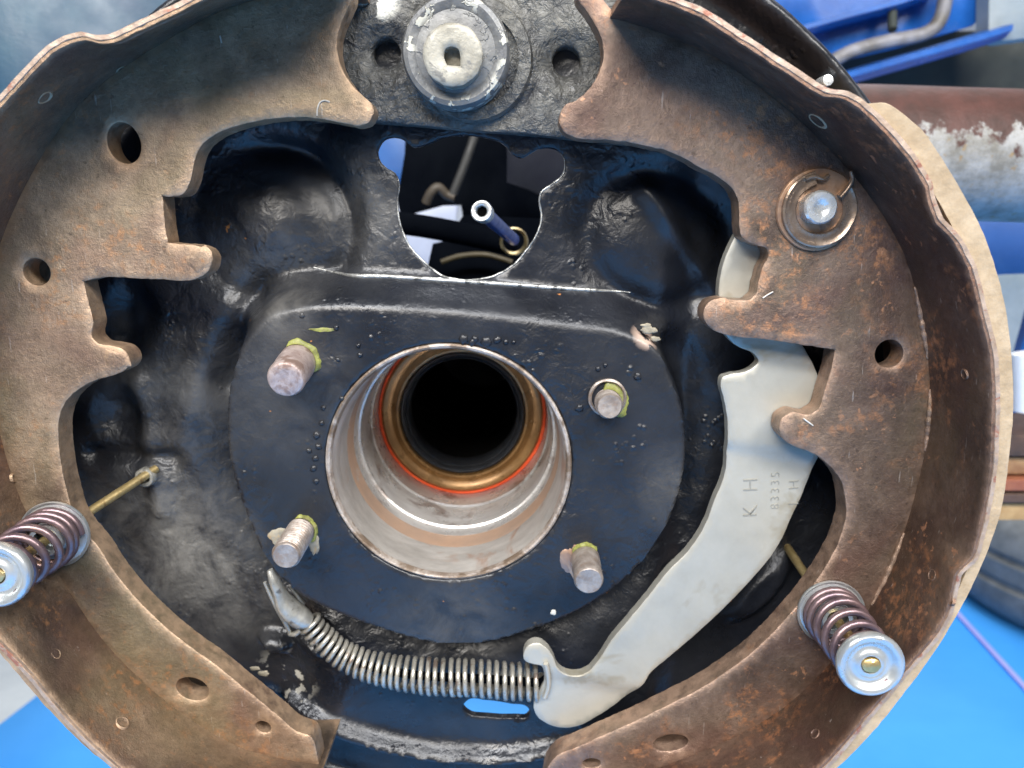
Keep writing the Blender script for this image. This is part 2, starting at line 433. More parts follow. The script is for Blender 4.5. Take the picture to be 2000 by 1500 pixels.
MAT_RUSTBAND = metal("orange_rust_film", (.36, .255, .19), (.44, .29, .20), 60, (.35, .55), .3, .0001, 600, rust=(.45, .40, .36), rs=120, rt=.6, seed=4)
MAT_SEAL = metal("brown_seal_case", (.20, .105, .035), (.34, .19, .07), 90, (.22, .40), .35, .00005, 400, rust=(.62, .55, .42), rs=160, rt=.70, seed=2)
MAT_REDSEAL = metal("red_sealant", (.80, .085, .025), (.95, .15, .05), 300, (.35, .5), 0, .0001, 900)
MAT_RUBBER = metal("black_rubber", (.022, .024, .028), (.035, .038, .044), 200, (.28, .42), 0, .00005, 900)
MAT_DARK = metal("pipe_mouth_shade", (.001, .001, .0015), (.002, .002, .003), 60, (.7, .9), .0, .0001, 300, spec=.05)
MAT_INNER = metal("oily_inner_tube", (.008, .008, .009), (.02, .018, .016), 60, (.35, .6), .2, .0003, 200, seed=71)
MAT_LIP = metal("crusty_bore_lip", (.22, .17, .135), (.50, .45, .40), 150, (.35, .6), .3, .0005, 500, rust=(.13, .085, .05), rs=90, rt=.48, seed=72)
MAT_SPRING = metal("purple_brown_spring_wire", (.15, .105, .125), (.25, .175, .175), 130, (.25, .42), .7, .00006, 900, rust=(.42, .25, .15), rs=90, rt=.58, seed=3)
MAT_CAP = metal("bright_zinc_cap", (.50, .54, .56), (.64, .66, .65), 90, (.24, .36), .7, .00002, 300, rust=(.52, .50, .42), rs=140, rt=.74, seed=5)
MAT_BRASS = metal("yellow_zinc_pin", (.44, .32, .13), (.62, .48, .24), 160, (.28, .45), .75, .00008, 800, rust=(.30, .16, .07), rs=200, rt=.6, seed=6)
MAT_CABLESPRING = metal("bright_spring_wire", (.27, .255, .22), (.48, .46, .40), 160, (.22, .38), .55, .00006, 900, rust=(.16, .11, .085), rs=110, rt=.57, seed=8)
MAT_CABLEEND = metal("grey_cast_cable_end", (.34, .33, .29), (.54, .53, .48), 170, (.3, .5), .6, .0002, 500, rust=(.12, .11, .10), rs=170, rt=.58, seed=9)
MAT_CHROME = metal("bright_pin_head", (.58, .60, .60), (.82, .83, .82), 260, (.2, .4), .6, .0002, 700, rust=(.38, .38, .36), rs=250, rt=.6, seed=10)
MAT_WASHER = metal("rusty_washer", (.36, .20, .12), (.50, .33, .22), 140, (.25, .42), .5, .00012, 500, rust=(.24, .17, .14), rs=80, rt=.52, seed=11)
MAT_CLIP = metal("oily_brown_clip", (.20, .145, .11), (.34, .26, .20), 140, (.18, .34), .6, .0001, 500, rust=(.45, .38, .30), rs=120, rt=.62, seed=12)
MAT_LINING = metal("tan_friction_lining", (.31, .235, .15), (.42, .33, .225), 160, (.7, .9), 0, .0003, 700, rust=(.30, .24, .19), rs=330, rt=.66, seed=13, spec=.25)
MAT_LINING_B = metal("brown_friction_lining", (.22, .155, .105), (.34, .25, .17), 160, (.7, .9), 0, .0003, 700, rust=(.35, .15, .07), rs=130, rt=.6, seed=14, spec=.25)
MAT_RIMEDGE = metal("rubbed_table_edge", (.33, .235, .17), (.48, .37, .29), 220, (.4, .6), .4, .0003, 700, rust=(.30, .10, .06), rs=200, rt=.58, seed=15)
MAT_YELLOW = metal("yellow_paint_mark", (.12, .125, .03), (.28, .29, .07), 350, (.45, .6), 0, .0002, 900, rust=(.25, .22, .10), rs=350, rt=.56, seed=16)
MAT_SCALE = metal("flaked_grey_scale", (.19, .165, .12), (.34, .30, .22), 250, (.5, .7), 0, .0004, 500, rust=(.40, .26, .12), rs=200, rt=.58, seed=17)
MAT_TUBEBLUE = metal("blue_plated_pipe", (.07, .11, .34), (.13, .20, .50), 120, (.3, .45), .4, .0001, 500, seed=18)
MAT_BLUEBODY = metal("blue_body_paint", (.008, .075, .30), (.013, .115, .42), 25, (.22, .38), 0, .0002, 60, seed=19)
MAT_DULLBLUE = metal("dusty_blue_paint", (.008, .040, .085), (.024, .075, .115), 18, (.35, .6), 0, .0003, 120, rust=(.03, .05, .08), rs=120, rt=.68, seed=20)
MAT_GREYWHITE = metal("grey_white_paint", (.20, .25, .28), (.30, .34, .36), 20, (.4, .6), 0, .0003, 120, rust=(.15, .12, .09), rs=60, rt=.68, seed=21)
MAT_SEAM = metal("dirty_seam_sealer", (.10, .09, .075), (.26, .26, .29), 35, (.4, .6), 0, .0006, 120, seed=22)
MAT_UNDER = metal("underbody_shade_black", (.0015, .002, .0035), (.004, .005, .007), 12, (.6, .9), 0, .0005, 60, seed=23, spec=0.0)  # near-black carries the underbody shade; also used for plain black parts
MAT_OLIVE = metal("olive_shadow_and_post", (.020, .026, .026), (.045, .055, .045), 12, (.5, .8), 0, .0005, 60, seed=24)  # dark olive holds the shadow under the body; the stub post shares it
MAT_WALL = metal("white_workshop_wall", (.62, .66, .74), (.70, .74, .82), 4, (.6, .8), 0, .0003, 40, seed=26)
MAT_FLOOR = metal("grey_concrete_floor", (.40, .44, .47), (.52, .56, .58), 6, (.5, .8), 0, .0004, 80, seed=27)
MAT_MAT = metal("sky_blue_floor_mat", (.05, .33, .86), (.075, .40, .95), 3, (.30, .42), 0, .0004, 12, seed=28)
MAT_LINE = metal("violet_floor_line", (.32, .34, .80), (.40, .42, .86), 30, (.5, .6), 0, .0001, 200, seed=29)
MAT_TYRE = metal("grey_dusty_tyre", (.10, .11, .115), (.17, .18, .185), 40, (.6, .8), 0, .0004, 200, seed=30)
MAT_LEAF = metal("rusty_leaf_steel", (.19, .085, .045), (.40, .24, .11), 60, (.5, .7), .2, .0004, 200, seed=31)
def pipe_mat():
    s = M_("rust_and_white_pipe")
    sep = s.N.new('ShaderNodeSeparateXYZ'); s.link(s.pos, sep.inputs[0])
    cy = P(1800, 300, -150)[1] * MM
    t = s.math('DIVIDE', s.math('SUBTRACT', sep.outputs[2], cy - .002), .03)
    t = s.math('ADD', t, s.math('MULTIPLY', s.math('SUBTRACT', s.noise(70, 6, .62, .2), .5), 2.0))
    m = s.ramp(t, (.18, 0.0), (.30, 1.0))
    pale = s.ramp(s.noise(90, 5, .7, w=2), (.35, (.17, .16, .135)), (.6, (.31, .31, .30)))
    spots = s.ramp(s.noise(170, 4, .6, w=5), (.62, 0.0), (.68, 1.0)); pale = s.mix(s.math('MULTIPLY', spots, .7), pale, (.25, .16, .06))
    red = s.ramp(s.noise(50, 5, .7, w=7), (.35, (.04, .018, .013)), (.65, (.085, .034, .026)))
    s.set(s.mix(m, pale, red), .55, .1, .4); s.bump(s.noise(250, 5, .7, w=9), .0006, .8); return s.m
MAT_PIPE = pipe_mat()

# ================================================================== the backing plate
BORE = (-20.0, -74.5)
boss = smoothline(PP([(446, 712), (468, 648), (508, 598), (585, 576), (700, 576), (850, 583), (1000, 598), (1120, 614), (1225, 632),
     (1286, 666), (1322, 730), (1345, 800), (1352, 870), (1342, 950), (1308, 1040), (1245, 1125), (1155, 1193), (1040, 1242), (930, 1268),
     (850, 1267), (745, 1240), (640, 1202), (570, 1165), (515, 1105), (470, 1010), (438, 910), (430, 820), (434, 760)], 12), 2.0)
PC = (-12.0, -62.0); PR = 154.0
def smooth01(t): t = np.clip(t, 0, 1); return t * t * (3 - 2 * t)
ridge = smoothline(PP([(560, 1378), (630, 1407), (700, 1434), (800, 1460), (900, 1472), (1000, 1472), (1100, 1458), (1220, 1425)], 0), 3, closed=False)
_c = lambda px, py, w=0: P(px, py, w)
def plate_h(x, y):
    x = np.asarray(x, float); y = np.asarray(y, float); pts = np.c_[x, y]; h = np.zeros(len(x))
    def g(px, py, rx, ry=None, rot=0):
        cx, cy = _c(px, py); ry = ry or rx; dx, dy = x - cx, y - cy; c, s = math.cos(rot), math.sin(rot)
        return np.sqrt(((c * dx + s * dy) / rx) ** 2 + ((-s * dx + c * dy) / ry) ** 2)
    # the dish: left and right of the central web sink back
    h -= 7.0 * smooth01((-x - 52 + 0.12 * (y + 60)) / 22) * smooth01((60 - y) / 30)
    h -= 7.0 * smooth01((x - 46) / 14) * smooth01((30 - y) / 30)
    # pressed dome on the left with its moat
    q = g(520, 440, 21, 20); h += 5.0 * smooth01((1.0 - q) / .9); h -= 5.5 * np.exp(-((q - 1.22) / .20) ** 2) * (1 - .75 * smooth01((-(x - _c(520, 440)[0]) + 2) / 18))
    # ribs running down the left side
    for (a, b, wd, amp) in (((250, 760), (300, 1010), 4, 3.0), ((420, 600), (330, 880), 7, 2.6), ((500, 560), (420, 760), 4, -3.0), ((160, 900), (320, 905), 3.5, -4.0)):
        ln = [_c(*a), _c(*b)]; d = poly_dist(pts, ln, False); h += amp * np.exp(-(d / wd) ** 2)
    q = g(215, 830, 12, 14); h -= 5 * smooth01((1.0 - q) / .8)
    q = g(235, 620, 11, 16); h -= 5 * smooth01((1.0 - q) / .8)
    # right pressing
    q = g(1290, 470, 24, 20, -.4); h -= 3 * np.exp(-((q - 1.0) / .20) ** 2); h += 1.2 * smooth01((1 - q) / .8)
    ln = [_c(1260, 370), _c(1400, 560)]; d = poly_dist(pts, ln, False); h += 3.2 * np.exp(-(d / 3.2) ** 2)
    q = g(1490, 1165, 8, 20, -.7); h += 5 * smooth01((1.0 - q) / .6)
    # foot lump, hole lips
    q = g(528, 1268, 7, 4.5, -.3); h += 6 * smooth01((1.1 - q) / .8)
    q = g(600, 1270, 7, 3.5, -.5); h += 3 * smooth01((1.1 - q) / .8)
    q = g(275, 935, 4); h += 1.6 * smooth01((1.2 - q) / .5)
    # bottom lip
    d = poly_dist(pts, ridge, False); below = y < np.interp(x, [p[0] for p in ridge], [p[1] for p in ridge])
    h += 5.0 * np.exp(-(d / 3.0) ** 2); h -= np.where(below, 7.0 * smooth01(d / 9), 0)
    # raised wheel-side flange
    d = poly_dist(pts, boss); ins = poly_in(pts, boss); sd = np.where(ins, d, -d)
    top = smooth01((y - _c(900, 700, 12)[1]) / 12); h = h - 5.0 * (1 - top) * np.exp(-(np.maximum(-sd, 0) / 9.0) ** 2)
    e_out = 1.6 + 6.5 * top; e_in = 2.4 + 2.6 * top
    t = smooth01((sd + e_out) / (e_out + e_in)); h = h * (1 - t) + 12.0 * t
    # rolled outer rim
    r = np.hypot(x - PC[0], y - PC[1]); h += 9 * smooth01((r - PR + 9) / 5); h -= 5 * smooth01((r - PR + 3) / 3)
    n = np.array([noise.noise(Vector((a * .09, b * .09, 0))) for a, b in pts]); h += .55 * n * (1 - .7 * t)
    n = np.array([noise.noise(Vector((a * .35, b * .35, 5))) for a, b in pts]); h += .16 * n * (1 - .8 * t)
    return h
big_hole = smoothline(PP([(866, 268), (900, 264), (945, 268), (983, 281), (1003, 303), (1017, 309), (1030, 303), (1051, 291), (1074, 289), (1095, 298), (1103, 317),
    (1101, 337), (1092, 350), (1072, 364), (1057, 377), (1054, 393), (1058, 423), (1049, 457), (1029, 488), (1002, 518), (972, 536), (938, 545), (897, 546),
    (859, 536), (827, 511), (802, 484), (786, 452), (778, 423), (776, 389), (779, 357), (770, 337), (755, 328), (741, 314), (737, 296), (745, 278),
    (766, 268), (786, 272), (807, 287), (835, 281)], 0), 1.2, jit=.15)
slot = smoothline(PP([(915, 1368), (950, 1369), (1000, 1376), (1028, 1380), (1035, 1391), (1029, 1401), (1005, 1402), (950, 1399), (915, 1393), (904, 1381)], 0), 1.0)
plate_outer = circ(*PC, PR, 260)
bore_hole = circ(*BORE, 39.2, 110)
bp = thing("backing_plate", "black painted drum brake backing plate with a raised flange round the bore", "backing plate", (PC[0], PC[1], 0))
pan = sheet("dished_plate", plate_outer, [bore_hole, big_hole, slot], plate_h, 2.6, MAT_BLACK, bp, spacing=1.35, chamf=.45, smooth=60)
# thin bare edges of the windows
def edge_wire(name, loop, hfun, r, mat, parent, a=0.0, b=1.0, dw=0.0):
    n = len(loop); i0, i1 = int(a * n), int(b * n); xs = loop[i0:i1]
    hz = hfun(np.array([p[0] for p in xs]), np.array([p[1] for p in xs])) + dw
    path = [Vector((p[0], p[1], z)) for p, z in zip(xs, hz)]
    return tube(name, path, lambda t: r * (.55 + .45 * abs(noise.noise(Vector((t * 30, 1, 2))))) * min(1, 8 * t + .1, 8 * (1 - t) + .1), mat, parent, 6)
MAT_BARE = metal("bare_scraped_edge", (.40, .40, .38), (.68, .68, .64), 400, (.25, .4), .7, .0002, 900, rust=(.05, .05, .05), rs=260, rt=.5, seed=33)
edge_wire("scraped_edge", big_hole, plate_h, .55, MAT_BARE, pan, .22, .82, -.45)
# blunt worn paint scab on the flange shoulder and white fleck
def blob(name, px, py, w, r, mat, parent, hgt=.6, n=18, seed=0, sx=1, sy=1, label=None):
    x, y = P(px, py, w); random.seed(seed); vs = [(x, y, w + hgt)]; fs = []
    ring = []
    for k, (rr, hh) in enumerate(((.55, hgt * .9), (.9, hgt * .45), (1.0, -.3))):
        for i in range(n):
            a = 2 * math.pi * i / n; q = rr * r * (1 + .38 * noise.noise(Vector((math.cos(a) * 1.6 + seed, math.sin(a) * 1.6, seed * 3.1))) + .22 * noise.noise(Vector((math.cos(a) * 5 + seed, math.sin(a) * 5, seed * 2.1))))
            vs.append((x + sx * q * math.cos(a), y + sy * q * math.sin(a), w + hh))
    for i in range(n): fs.append((0, 1 + i, 1 + (i + 1) % n))
    for k in range(2):
        for i in range(n):
            j = (i + 1) % n; fs.append((1 + k * n + i, 1 + (k + 1) * n + i, 1 + (k + 1) * n + j, 1 + k * n + j))
    return mk(name, vs, fs, mat, parent, 60, label=label)
MAT_WHITEFLECK = metal("white_paint_fleck", (.52, .51, .45), (.62, .61, .54), 300, (.4, .5), 0, .0001, 500)
blob("paint_fleck", 1081, 1196, 12.0, 1.1, MAT_WHITEFLECK, pan, .35, seed=2)
for k, (px, py, r, w_) in enumerate([(1268, 645, 1.9, 11.0), (1262, 636, 1.1, 11), (1281, 662, 1.2, 10.6), (497, 1306, 1.3, 4), (516, 1316, 1.5, 4)]):
    blob("paint_chip", px, py, w_, r, MAT_SCALE, pan, .25, seed=k + 5, sx=1.3, sy=.7)
# pooled paint blisters above the bore (glossy)
for k, (px, py, r) in enumerate([(905, 662, 1.6), (922, 668, 1.2), (928, 662, 1.1), (950, 668, 1.7), (972, 664, 1.3), (988, 668, .9), (1003, 668, .7), (703, 693, .9), (660, 702, .8), (1132, 797, 1.3), (622, 872, 1.1), (616, 895, 1.0),
                                 (612, 915, 1.1), (618, 850, 1.2), (628, 826, .9), (617, 940, 1.0), (604, 880, .9), (632, 796, .8), (1168, 720, .9), (1182, 713, .8), (1245, 735, 1.3), (700, 675, .8), (668, 778, .8), (657, 640, .9), (590, 616, .9)]):
    blob("paint_blister", px, py, 12.0, r, MAT_BLACK, pan, .7, seed=k * 3 + 1)

cl = smoothline(PP([(600, 524), (640, 534), (760, 540), (880, 548), (1000, 556), (1120, 565), (1235, 573)], 1), 1.5, closed=False)
zz = plate_h(np.array([p[0] for p in cl]), np.array([p[1] for p in cl]))
tube("pressed_crease", [Vector((p[0], p[1], z + .05)) for p, z in zip(cl, zz)], lambda t: .75 * min(1, 6 * t + .1, 6 * (1 - t) + .1) * (1 + .25 * noise.noise(Vector((t * 40, 0, 0)))), MAT_BARE, pan, 8)

# ================================================================== axle housing, seal
ah = thing("axle_housing", "bare steel bearing bore of the axle end showing through the black flange", "axle housing", (*BORE, 0))
ax = (0, 0, 1); b0 = (*BORE, 0)
lathe("bore_lip", [(39.15, 8), (39.15, 11.0), (38.9, 11.9), (38.35, 12.25), (37.75, 12.0), (37.3, 11.0), (37.2, 10.4)], b0, ax, MAT_LIP, ah, 160, 25, .22, caps=False)
lathe("bore_wall", [(39.1, -60), (39.1, 7.2), (37.35, 10.8), (37.1, 8.5), (36.8, 7.6), (36.6, 3), (36.4, -8.0)], b0, ax, MAT_BORE, ah, 128, 25, .07, caps=False)
lathe("rust_band", [(36.42, -7.9), (36.3, -8.6), (36.2, -12), (36.1, -16.4), (36.0, -17.2)], b0, ax, MAT_RUSTBAND, ah, 128, 25, .16, caps=False)
lathe("bore_shoulder", [(36.05, -17.1), (36.0, -22.2), (35.6, -23.2), (34.9, -23.6), (34.7, -24.6), (34.7, -40), (34.5, -42.0), (33.9, -42.8), (34.1, -48), (34.0, -53), (33.6, -62)], b0, ax, MAT_BORE2, ah, 128, 25, .05, caps=False)
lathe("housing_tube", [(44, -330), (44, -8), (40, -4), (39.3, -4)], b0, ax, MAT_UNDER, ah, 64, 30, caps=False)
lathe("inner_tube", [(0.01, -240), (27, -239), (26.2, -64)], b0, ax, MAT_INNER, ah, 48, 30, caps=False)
os_ = thing("oil_seal", "brown oil seal with a red sealant ring and black rubber lip deep in the bore", "oil seal", (*BORE, -56))
lathe("seal_case", [(34.2, -60), (33.2, -56.6), (32.6, -55.4), (31.6, -54.6), (30.2, -54.8), (28.6, -56.0), (27.6, -55.6), (26.4, -54.4), (25.6, -54.6), (25.0, -60)], b0, ax, MAT_SEAL, os_, 96, 40, .06, caps=False)
lathe("sealant_ring", [(34.3, -57.6), (33.9, -55.9), (33.5, -55.2), (32.95, -55.0), (32.6, -55.5), (32.5, -57)], b0, ax, MAT_REDSEAL, os_, 96, 40, .35, caps=False)
lathe("rubber_lip", [(25.3, -62), (25.1, -56.4), (24.4, -55.9), (23.7, -56.5), (23.3, -58.4), (22.9, -58.0), (22.5, -57.8), (22.1, -58.6), (22.0, -68), (24.5, -76)], b0, ax, MAT_RUBBER, os_, 96, 40, .04, caps=False)

# ================================================================== flange studs
def stud(base, tip, r, label, seed, thread=True, mark=None, scale_=None, mat=MAT_STUD):
    b = PW(*base); t = PW(*tip); d = (t - b); L = d.length; o = thing("flange_stud", label, "stud", tuple(b), "studs standing out of the black flange")
    prof = [(r * .98, -6)]
    if thread:
        p = 1.5; n = int((L + 4) / p)
        for i in range(n):
            z = -4 + i * p
            if z > L - 1.6: break
            prof += [(r * .86, z), (r, z + p * .42), (r, z + p * .55), (r * .86, z + p * .97)]
    else: prof += [(r, -4), (r, L * .45), (r * .96, L * .5), (r * .98, L - 1.4)]
    prof += [(r * .95, L - 1.0), (r * .90, L - .25), (r * .84, L), (r * .5, L - .05), (0.01, L - .1)]
    lathe("threaded_shank", prof, tuple(b), tuple(d), mat, o, 40, 40, .10)
    if mark:
        rr, a0, a1, m = mark; c = (b.x, b.y); nn = 28; vs = []; fs = []
        for i in range(nn + 1):
            a = math.radians(a0 + (a1 - a0) * i / nn); e = .88 + .45 * noise.noise(Vector((a * 2.3, seed, 1))) + .2 * noise.noise(Vector((a * 7, seed, 4))) ; fade = min(1, i / 3 + .15, (nn - i) / 3 + .15)
            for q, h in ((r * 1.00, 12.0), (r * 1.02, 12.75), (r + (rr - r) * .7 * e * fade, 12.7), (r + (rr - r) * e * fade, 11.9)):
                vs.append((c[0] + q * math.cos(a), c[1] + q * math.sin(a), h + .12 * noise.noise(Vector((a * 5, q, seed)))))
        for i in range(nn):
            for k in range(3): fs.append((i * 4 + k, i * 4 + k + 1, i * 4 + k + 5, i * 4 + k + 4))
        mk("paint_mark", vs, fs, m, o, 60)
    if scale_:
        for (px, py, q, sx, sy, m) in scale_: blob("flaked_scale", px, py, 12.0, q, m, o, .16, 30, seed + px % 7, sx, sy)
    return o
stud((581, 708, 12), (557, 742, 27), 5.7, "rusty pink-grey stud at the upper left of the flange", 1, False, (7.5, -30, 120, MAT_YELLOW), [(628, 644, 1.9, 2.0, .38, MAT_YELLOW)],
     metal("pinkish_rusty_stud", (.34, .26, .235), (.52, .425, .39), 260, (.35, .55), .45, .0002, 900, rust=(.22, .14, .11), rs=160, rt=.56, seed=40))
s2 = stud((1184, 780, 8), (1191, 794, 20), 4.15, "short stud in a yellow-marked hole at the upper right of the flange", 2, True, (7.0, -65, 110, MAT_YELLOW))
lathe("hole_rim", [(6.0, -3), (6.0, 1.0), (5.4, 1.4), (4.9, .8), (4.8, -3)], (*P(1186, 776, 12), 12), (0, 0, 1), MAT_STUD, s2, 40, 30, .15, caps=False)
stud((588, 1036, 12), (558, 1086, 31), 4.45, "longest pale threaded stud, at the lower left of the flange", 3, True, (5.6, -60, 110, MAT_YELLOW), [(560, 1048, 4.3, 1.3, .85, MAT_SCALE), (612, 1062, 2.6, .7, 1.6, MAT_SCALE)])
stud((1143, 1092, 12), (1150, 1135, 27), 4.7, "smooth grey stud on a worn brown spot at the lower right of the flange", 4, False, (6.0, 40, 150, MAT_YELLOW), [(1118, 1095, 4.6, .8, 1.25, MAT_WASHER)])

# ================================================================== anchor plate and pin
ap_out = smoothline(PP([(600, -140, 1), (600, 228, 1), (740, 238), (900, 251), (1100, 268), (1230, 282, 1), (1230, -140, 1)], 8), 2)
apl = thing("anchor_plate", "dusty black anchor plate with two bolt holes between the tops of the shoes", "anchor plate", (*P(915, 110, 8), 8))
h1, h2 = P(752, 100, 8), P(1108, 116, 8)
def ap_h(x, y):
    x = np.asarray(x); y = np.asarray(y); h = np.full(len(x), 8.0)
    for c in (h1, h2):
        q = np.hypot(x - c[0], y - c[1]); h -= 2.2 * smooth01((9.0 - q) / 4.5)
    q = np.hypot(x - P(925, 112, 8)[0], y - P(925, 112, 8)[1]); h -= 1.0 * np.exp(-((q - 19.5) / 1.2) ** 2)
    h += .25 * np.array([noise.noise(Vector((a * .3, b * .3, 5))) for a, b in zip(x, y)]); return h
sheet("cast_plate", ap_out, [circ(*h1, 4.2, 28), circ(*h2, 4.2, 28)], ap_h, 6.5, MAT_ANCHOR, apl, 1.6, .7, 50)
an = thing("anchor_pin", "round stepped anchor pin with chipped grey paint and a keyhole centre", "anchor pin", (*P(925, 114, 8), 8))
MAT_BUTTON = metal("chalky_bare_button", (.22, .205, .165), (.38, .36, .30), 110, (.4, .6), .2, .0003, 500, rust=(.12, .12, .115), rs=170, rt=.54, seed=44)
lathe("base_washer", [(17.6, 6.5), (17.6, 8.6), (16.9, 9.8), (14.8, 10.2), (13.4, 9.8)], (*P(922, 114, 10), 0), (0, 0, 1), MAT_ANCHOR, an, 72, 30, .25, caps=False)
lathe("drum", [(15.0, 9.5), (15.0, 17.0), (14.4, 18.4), (13.2, 18.8), (11.6, 18.4), (11.0, 18.0), (9.5, 18.2), (8.2, 18.5), (5.0, 18.3)], (*P(893, 100, 18), 0), (-.03, .0, 1), MAT_PIN, an, 72, 30, .2, caps=False)
bcx, bcy = P(884, 106, 24)
bo = circ(bcx, bcy, 8.1, 60); bo = [(x + .3 * noise.noise(Vector((x, y, 1))), y + .3 * noise.noise(Vector((x, y, 4)))) for x, y in bo]
kx, ky = P(882, 112, 24)
key = smoothline([(kx - 2.2, ky + .6), (kx - 1.7, ky + 2.2), (kx, ky + 2.9), (kx + 1.8, ky + 2.2), (kx + 2.3, ky + .4), (kx + 2.3, ky - 2.2, 1), (kx - 1.3, ky - 1.9, 1)], .5)
sheet("button", bo, [key], 24.0, 6.4, MAT_BUTTON, an, 1.2, .7, 40)
lathe("button_floor", [(7.8, 16), (7.8, 18.5), (4, 19.0), (0.01, 19.5)], (bcx, bcy, 0), (0, 0, 1), MAT_BUTTON, an, 40)

# ================================================================== brake shoes
WEBF, WEBT, RIMF, RIMB = 25.0, 8.0, 53.0, -3.0
def polar(pts, c): return sorted((math.atan2(y - c[1], x - c[0]), math.hypot(x - c[0], y - c[1])) for x, y in pts)
def table_radius(samples, c, r_def, a_lo, a_hi, left):
    """samples of photo points on a plane -> function angle -> radius"""
    A = []
    for x, y in samples:
        a = math.atan2(y - c[1], x - c[0])
        if left and a < 0: a += 2 * math.pi
        A.append((a, math.hypot(x - c[0], y - c[1])))
    A.sort(); a = [q[0] for q in A]; r = [q[1] for q in A]
    a = [a_lo] + a + [a_hi]; r = [r_def] + r + [r_def]
    if a[0] > a[1]: a, r = a[1:], r[1:]
    if a[-1] < a[-2]: a, r = a[:-1], r[:-1]
    return lambda t: float(np.interp(t, a, r))
def loft_shell(name, angs, rin, rout, ws, c, mat, parent, jit=.12, smooth=35, seed=0, label=None):
    """curved strip between inner radius rin(a,k) and outer rout(a,k) for the w stations ws"""
    vs = []; fs = []; m = len(ws)
    for a in angs:
        ring = []
        for k, w_ in enumerate(ws): ring.append((rin(a, k), w_))
        for k in reversed(range(m)): ring.append((rout(a, k), ws[k]))
        for idx, (r, w_) in enumerate(ring):
            j = jit * noise.noise(Vector((a * 40, w_ * .2, seed + (idx >= m) * 5)))
            jw = jit * 1.4 * noise.noise(Vector((a * 55, 3, seed))) if w_ == ws[-1] else 0
            vs.append((c[0] + (r + j) * math.cos(a), c[1] + (r + j) * math.sin(a), w_ + jw))
    q = 2 * m
    for i in range(len(angs) - 1):
        for k in range(q):
            k2 = (k + 1) % q; fs.append((i * q + k, (i + 1) * q + k, (i + 1) * q + k2, i * q + k2))
    fs.append(tuple(range(q))); fs.append(tuple((len(angs) - 1) * q + k for k in reversed(range(q))))
    return mk(name, vs, fs, mat, parent, smooth, label=label)
def weld(px, py, w_, nrm, r, mat, parent, name="weld_mark"):
    """little ring dimple in the table: px,py found on the table surface at depth w_"""
    return lathe(name, [(r * 1.25, -.5), (r * 1.15, .12), (r, .28), (r * .82, .05), (r * .45, -.05), (.01, .02)], PW(px, py, w_), nrm, mat, parent, 22, 50, .15)

# ---- right shoe
RC = P(1035, 830, 25); RC = (5.5, -62.5)
R_TI = PP([(1240, -12), (1300, 10), (1370, 38), (1440, 84), (1510, 130), (1580, 176), (1608, 191), (1640, 193), (1667, 206), (1720, 255), (1772, 315), (1804, 367), (1811, 402), (1825, 437), (1860, 472),
           (1888, 525), (1912, 620), (1930, 690), (1935, 777), (1933, 847), (1930, 917), (1919, 987), (1902, 1062), (1893, 1090), (1862, 1118), (1857, 1143), (1846, 1192), (1825, 1234), (1755, 1314), (1685, 1398), (1597, 1500)], RIMF)
R_JN = PP([(1585, 262), (1629, 297), (1671, 350), (1720, 415), (1769, 490), (1786, 567), (1800, 627), (1814, 725), (1818, 795), (1807, 870), (1779, 992), (1741, 1104), (1527, 1388), (1410, 1450), (1300, 1495)], WEBF)
R_LO = PP([(1685, 189), (1741, 199), (1807, 252), (1860, 332), (1895, 392), (1930, 462), (1965, 578), (1984, 742), (1984, 812), (1975, 900), (1961, 998), (1912, 1129), (1860, 1227), (1772, 1353), (1702, 1440), (1643, 1500)], RIMF - 1)
aTop, aBot = math.radians(80), math.radians(-80)
r_ti = table_radius(R_TI, RC, 115.5, aBot, aTop, False); r_jn = table_radius(R_JN, RC, 118.5, aBot, aTop, False)
rs = thing("brake_shoe", "right brake shoe, darker brown with rust freckles, its tan lining facing the pipe", "brake shoe", (RC[0], RC[1], 20), "brake shoes")
def arcs(a0, a1, step=.55): n = int(abs(a1 - a0) / math.radians(step)); return [a0 + (a1 - a0) * i / n for i in range(n + 1)]
def smoothed(fn, h=.012): return lambda a: (fn(a - 2*h) + 2 * fn(a - h) + 3 * fn(a) + 2 * fn(a + h) + fn(a + 2*h)) / 9
r_jn_s = smoothed(r_jn, .06); r_ti_s = smoothed(r_ti, .004)
def base_r(fn): # heavily smoothed rim radius: the notches live only in the last few millimetres
    return smoothed(smoothed(fn, .07), .05)
r_ti_b = base_r(r_ti)
wsR = [RIMB, 6, 17, 25, 33, 41, 47, 50.5, 52.4, 53.0]
def mk_rin(jn, tib, tis, inset=0.0):
    def f(a, k):
        w_ = wsR[k]
        if w_ <= 25: return jn(a) + inset
        t = (w_ - 25) / 28.0; b = jn(a) * (1 - t) + tib(a) * t
        s = max(0, (w_ - 38) / 15.0) ** 1.5
        return b + (tis(a) - tib(a)) * s + inset + (.35 if w_ >= 52.9 else 0) * (1 if inset == 0 else -1)
    return f
TT = 2.4
tabR = loft_shell("shoe_table", arcs(aTop, aBot), mk_rin(r_jn_s, r_ti_b, r_ti_s), mk_rin(r_jn_s, r_ti_b, r_ti_s, TT), wsR, RC, MAT_TR, rs, .15, 50, 1)
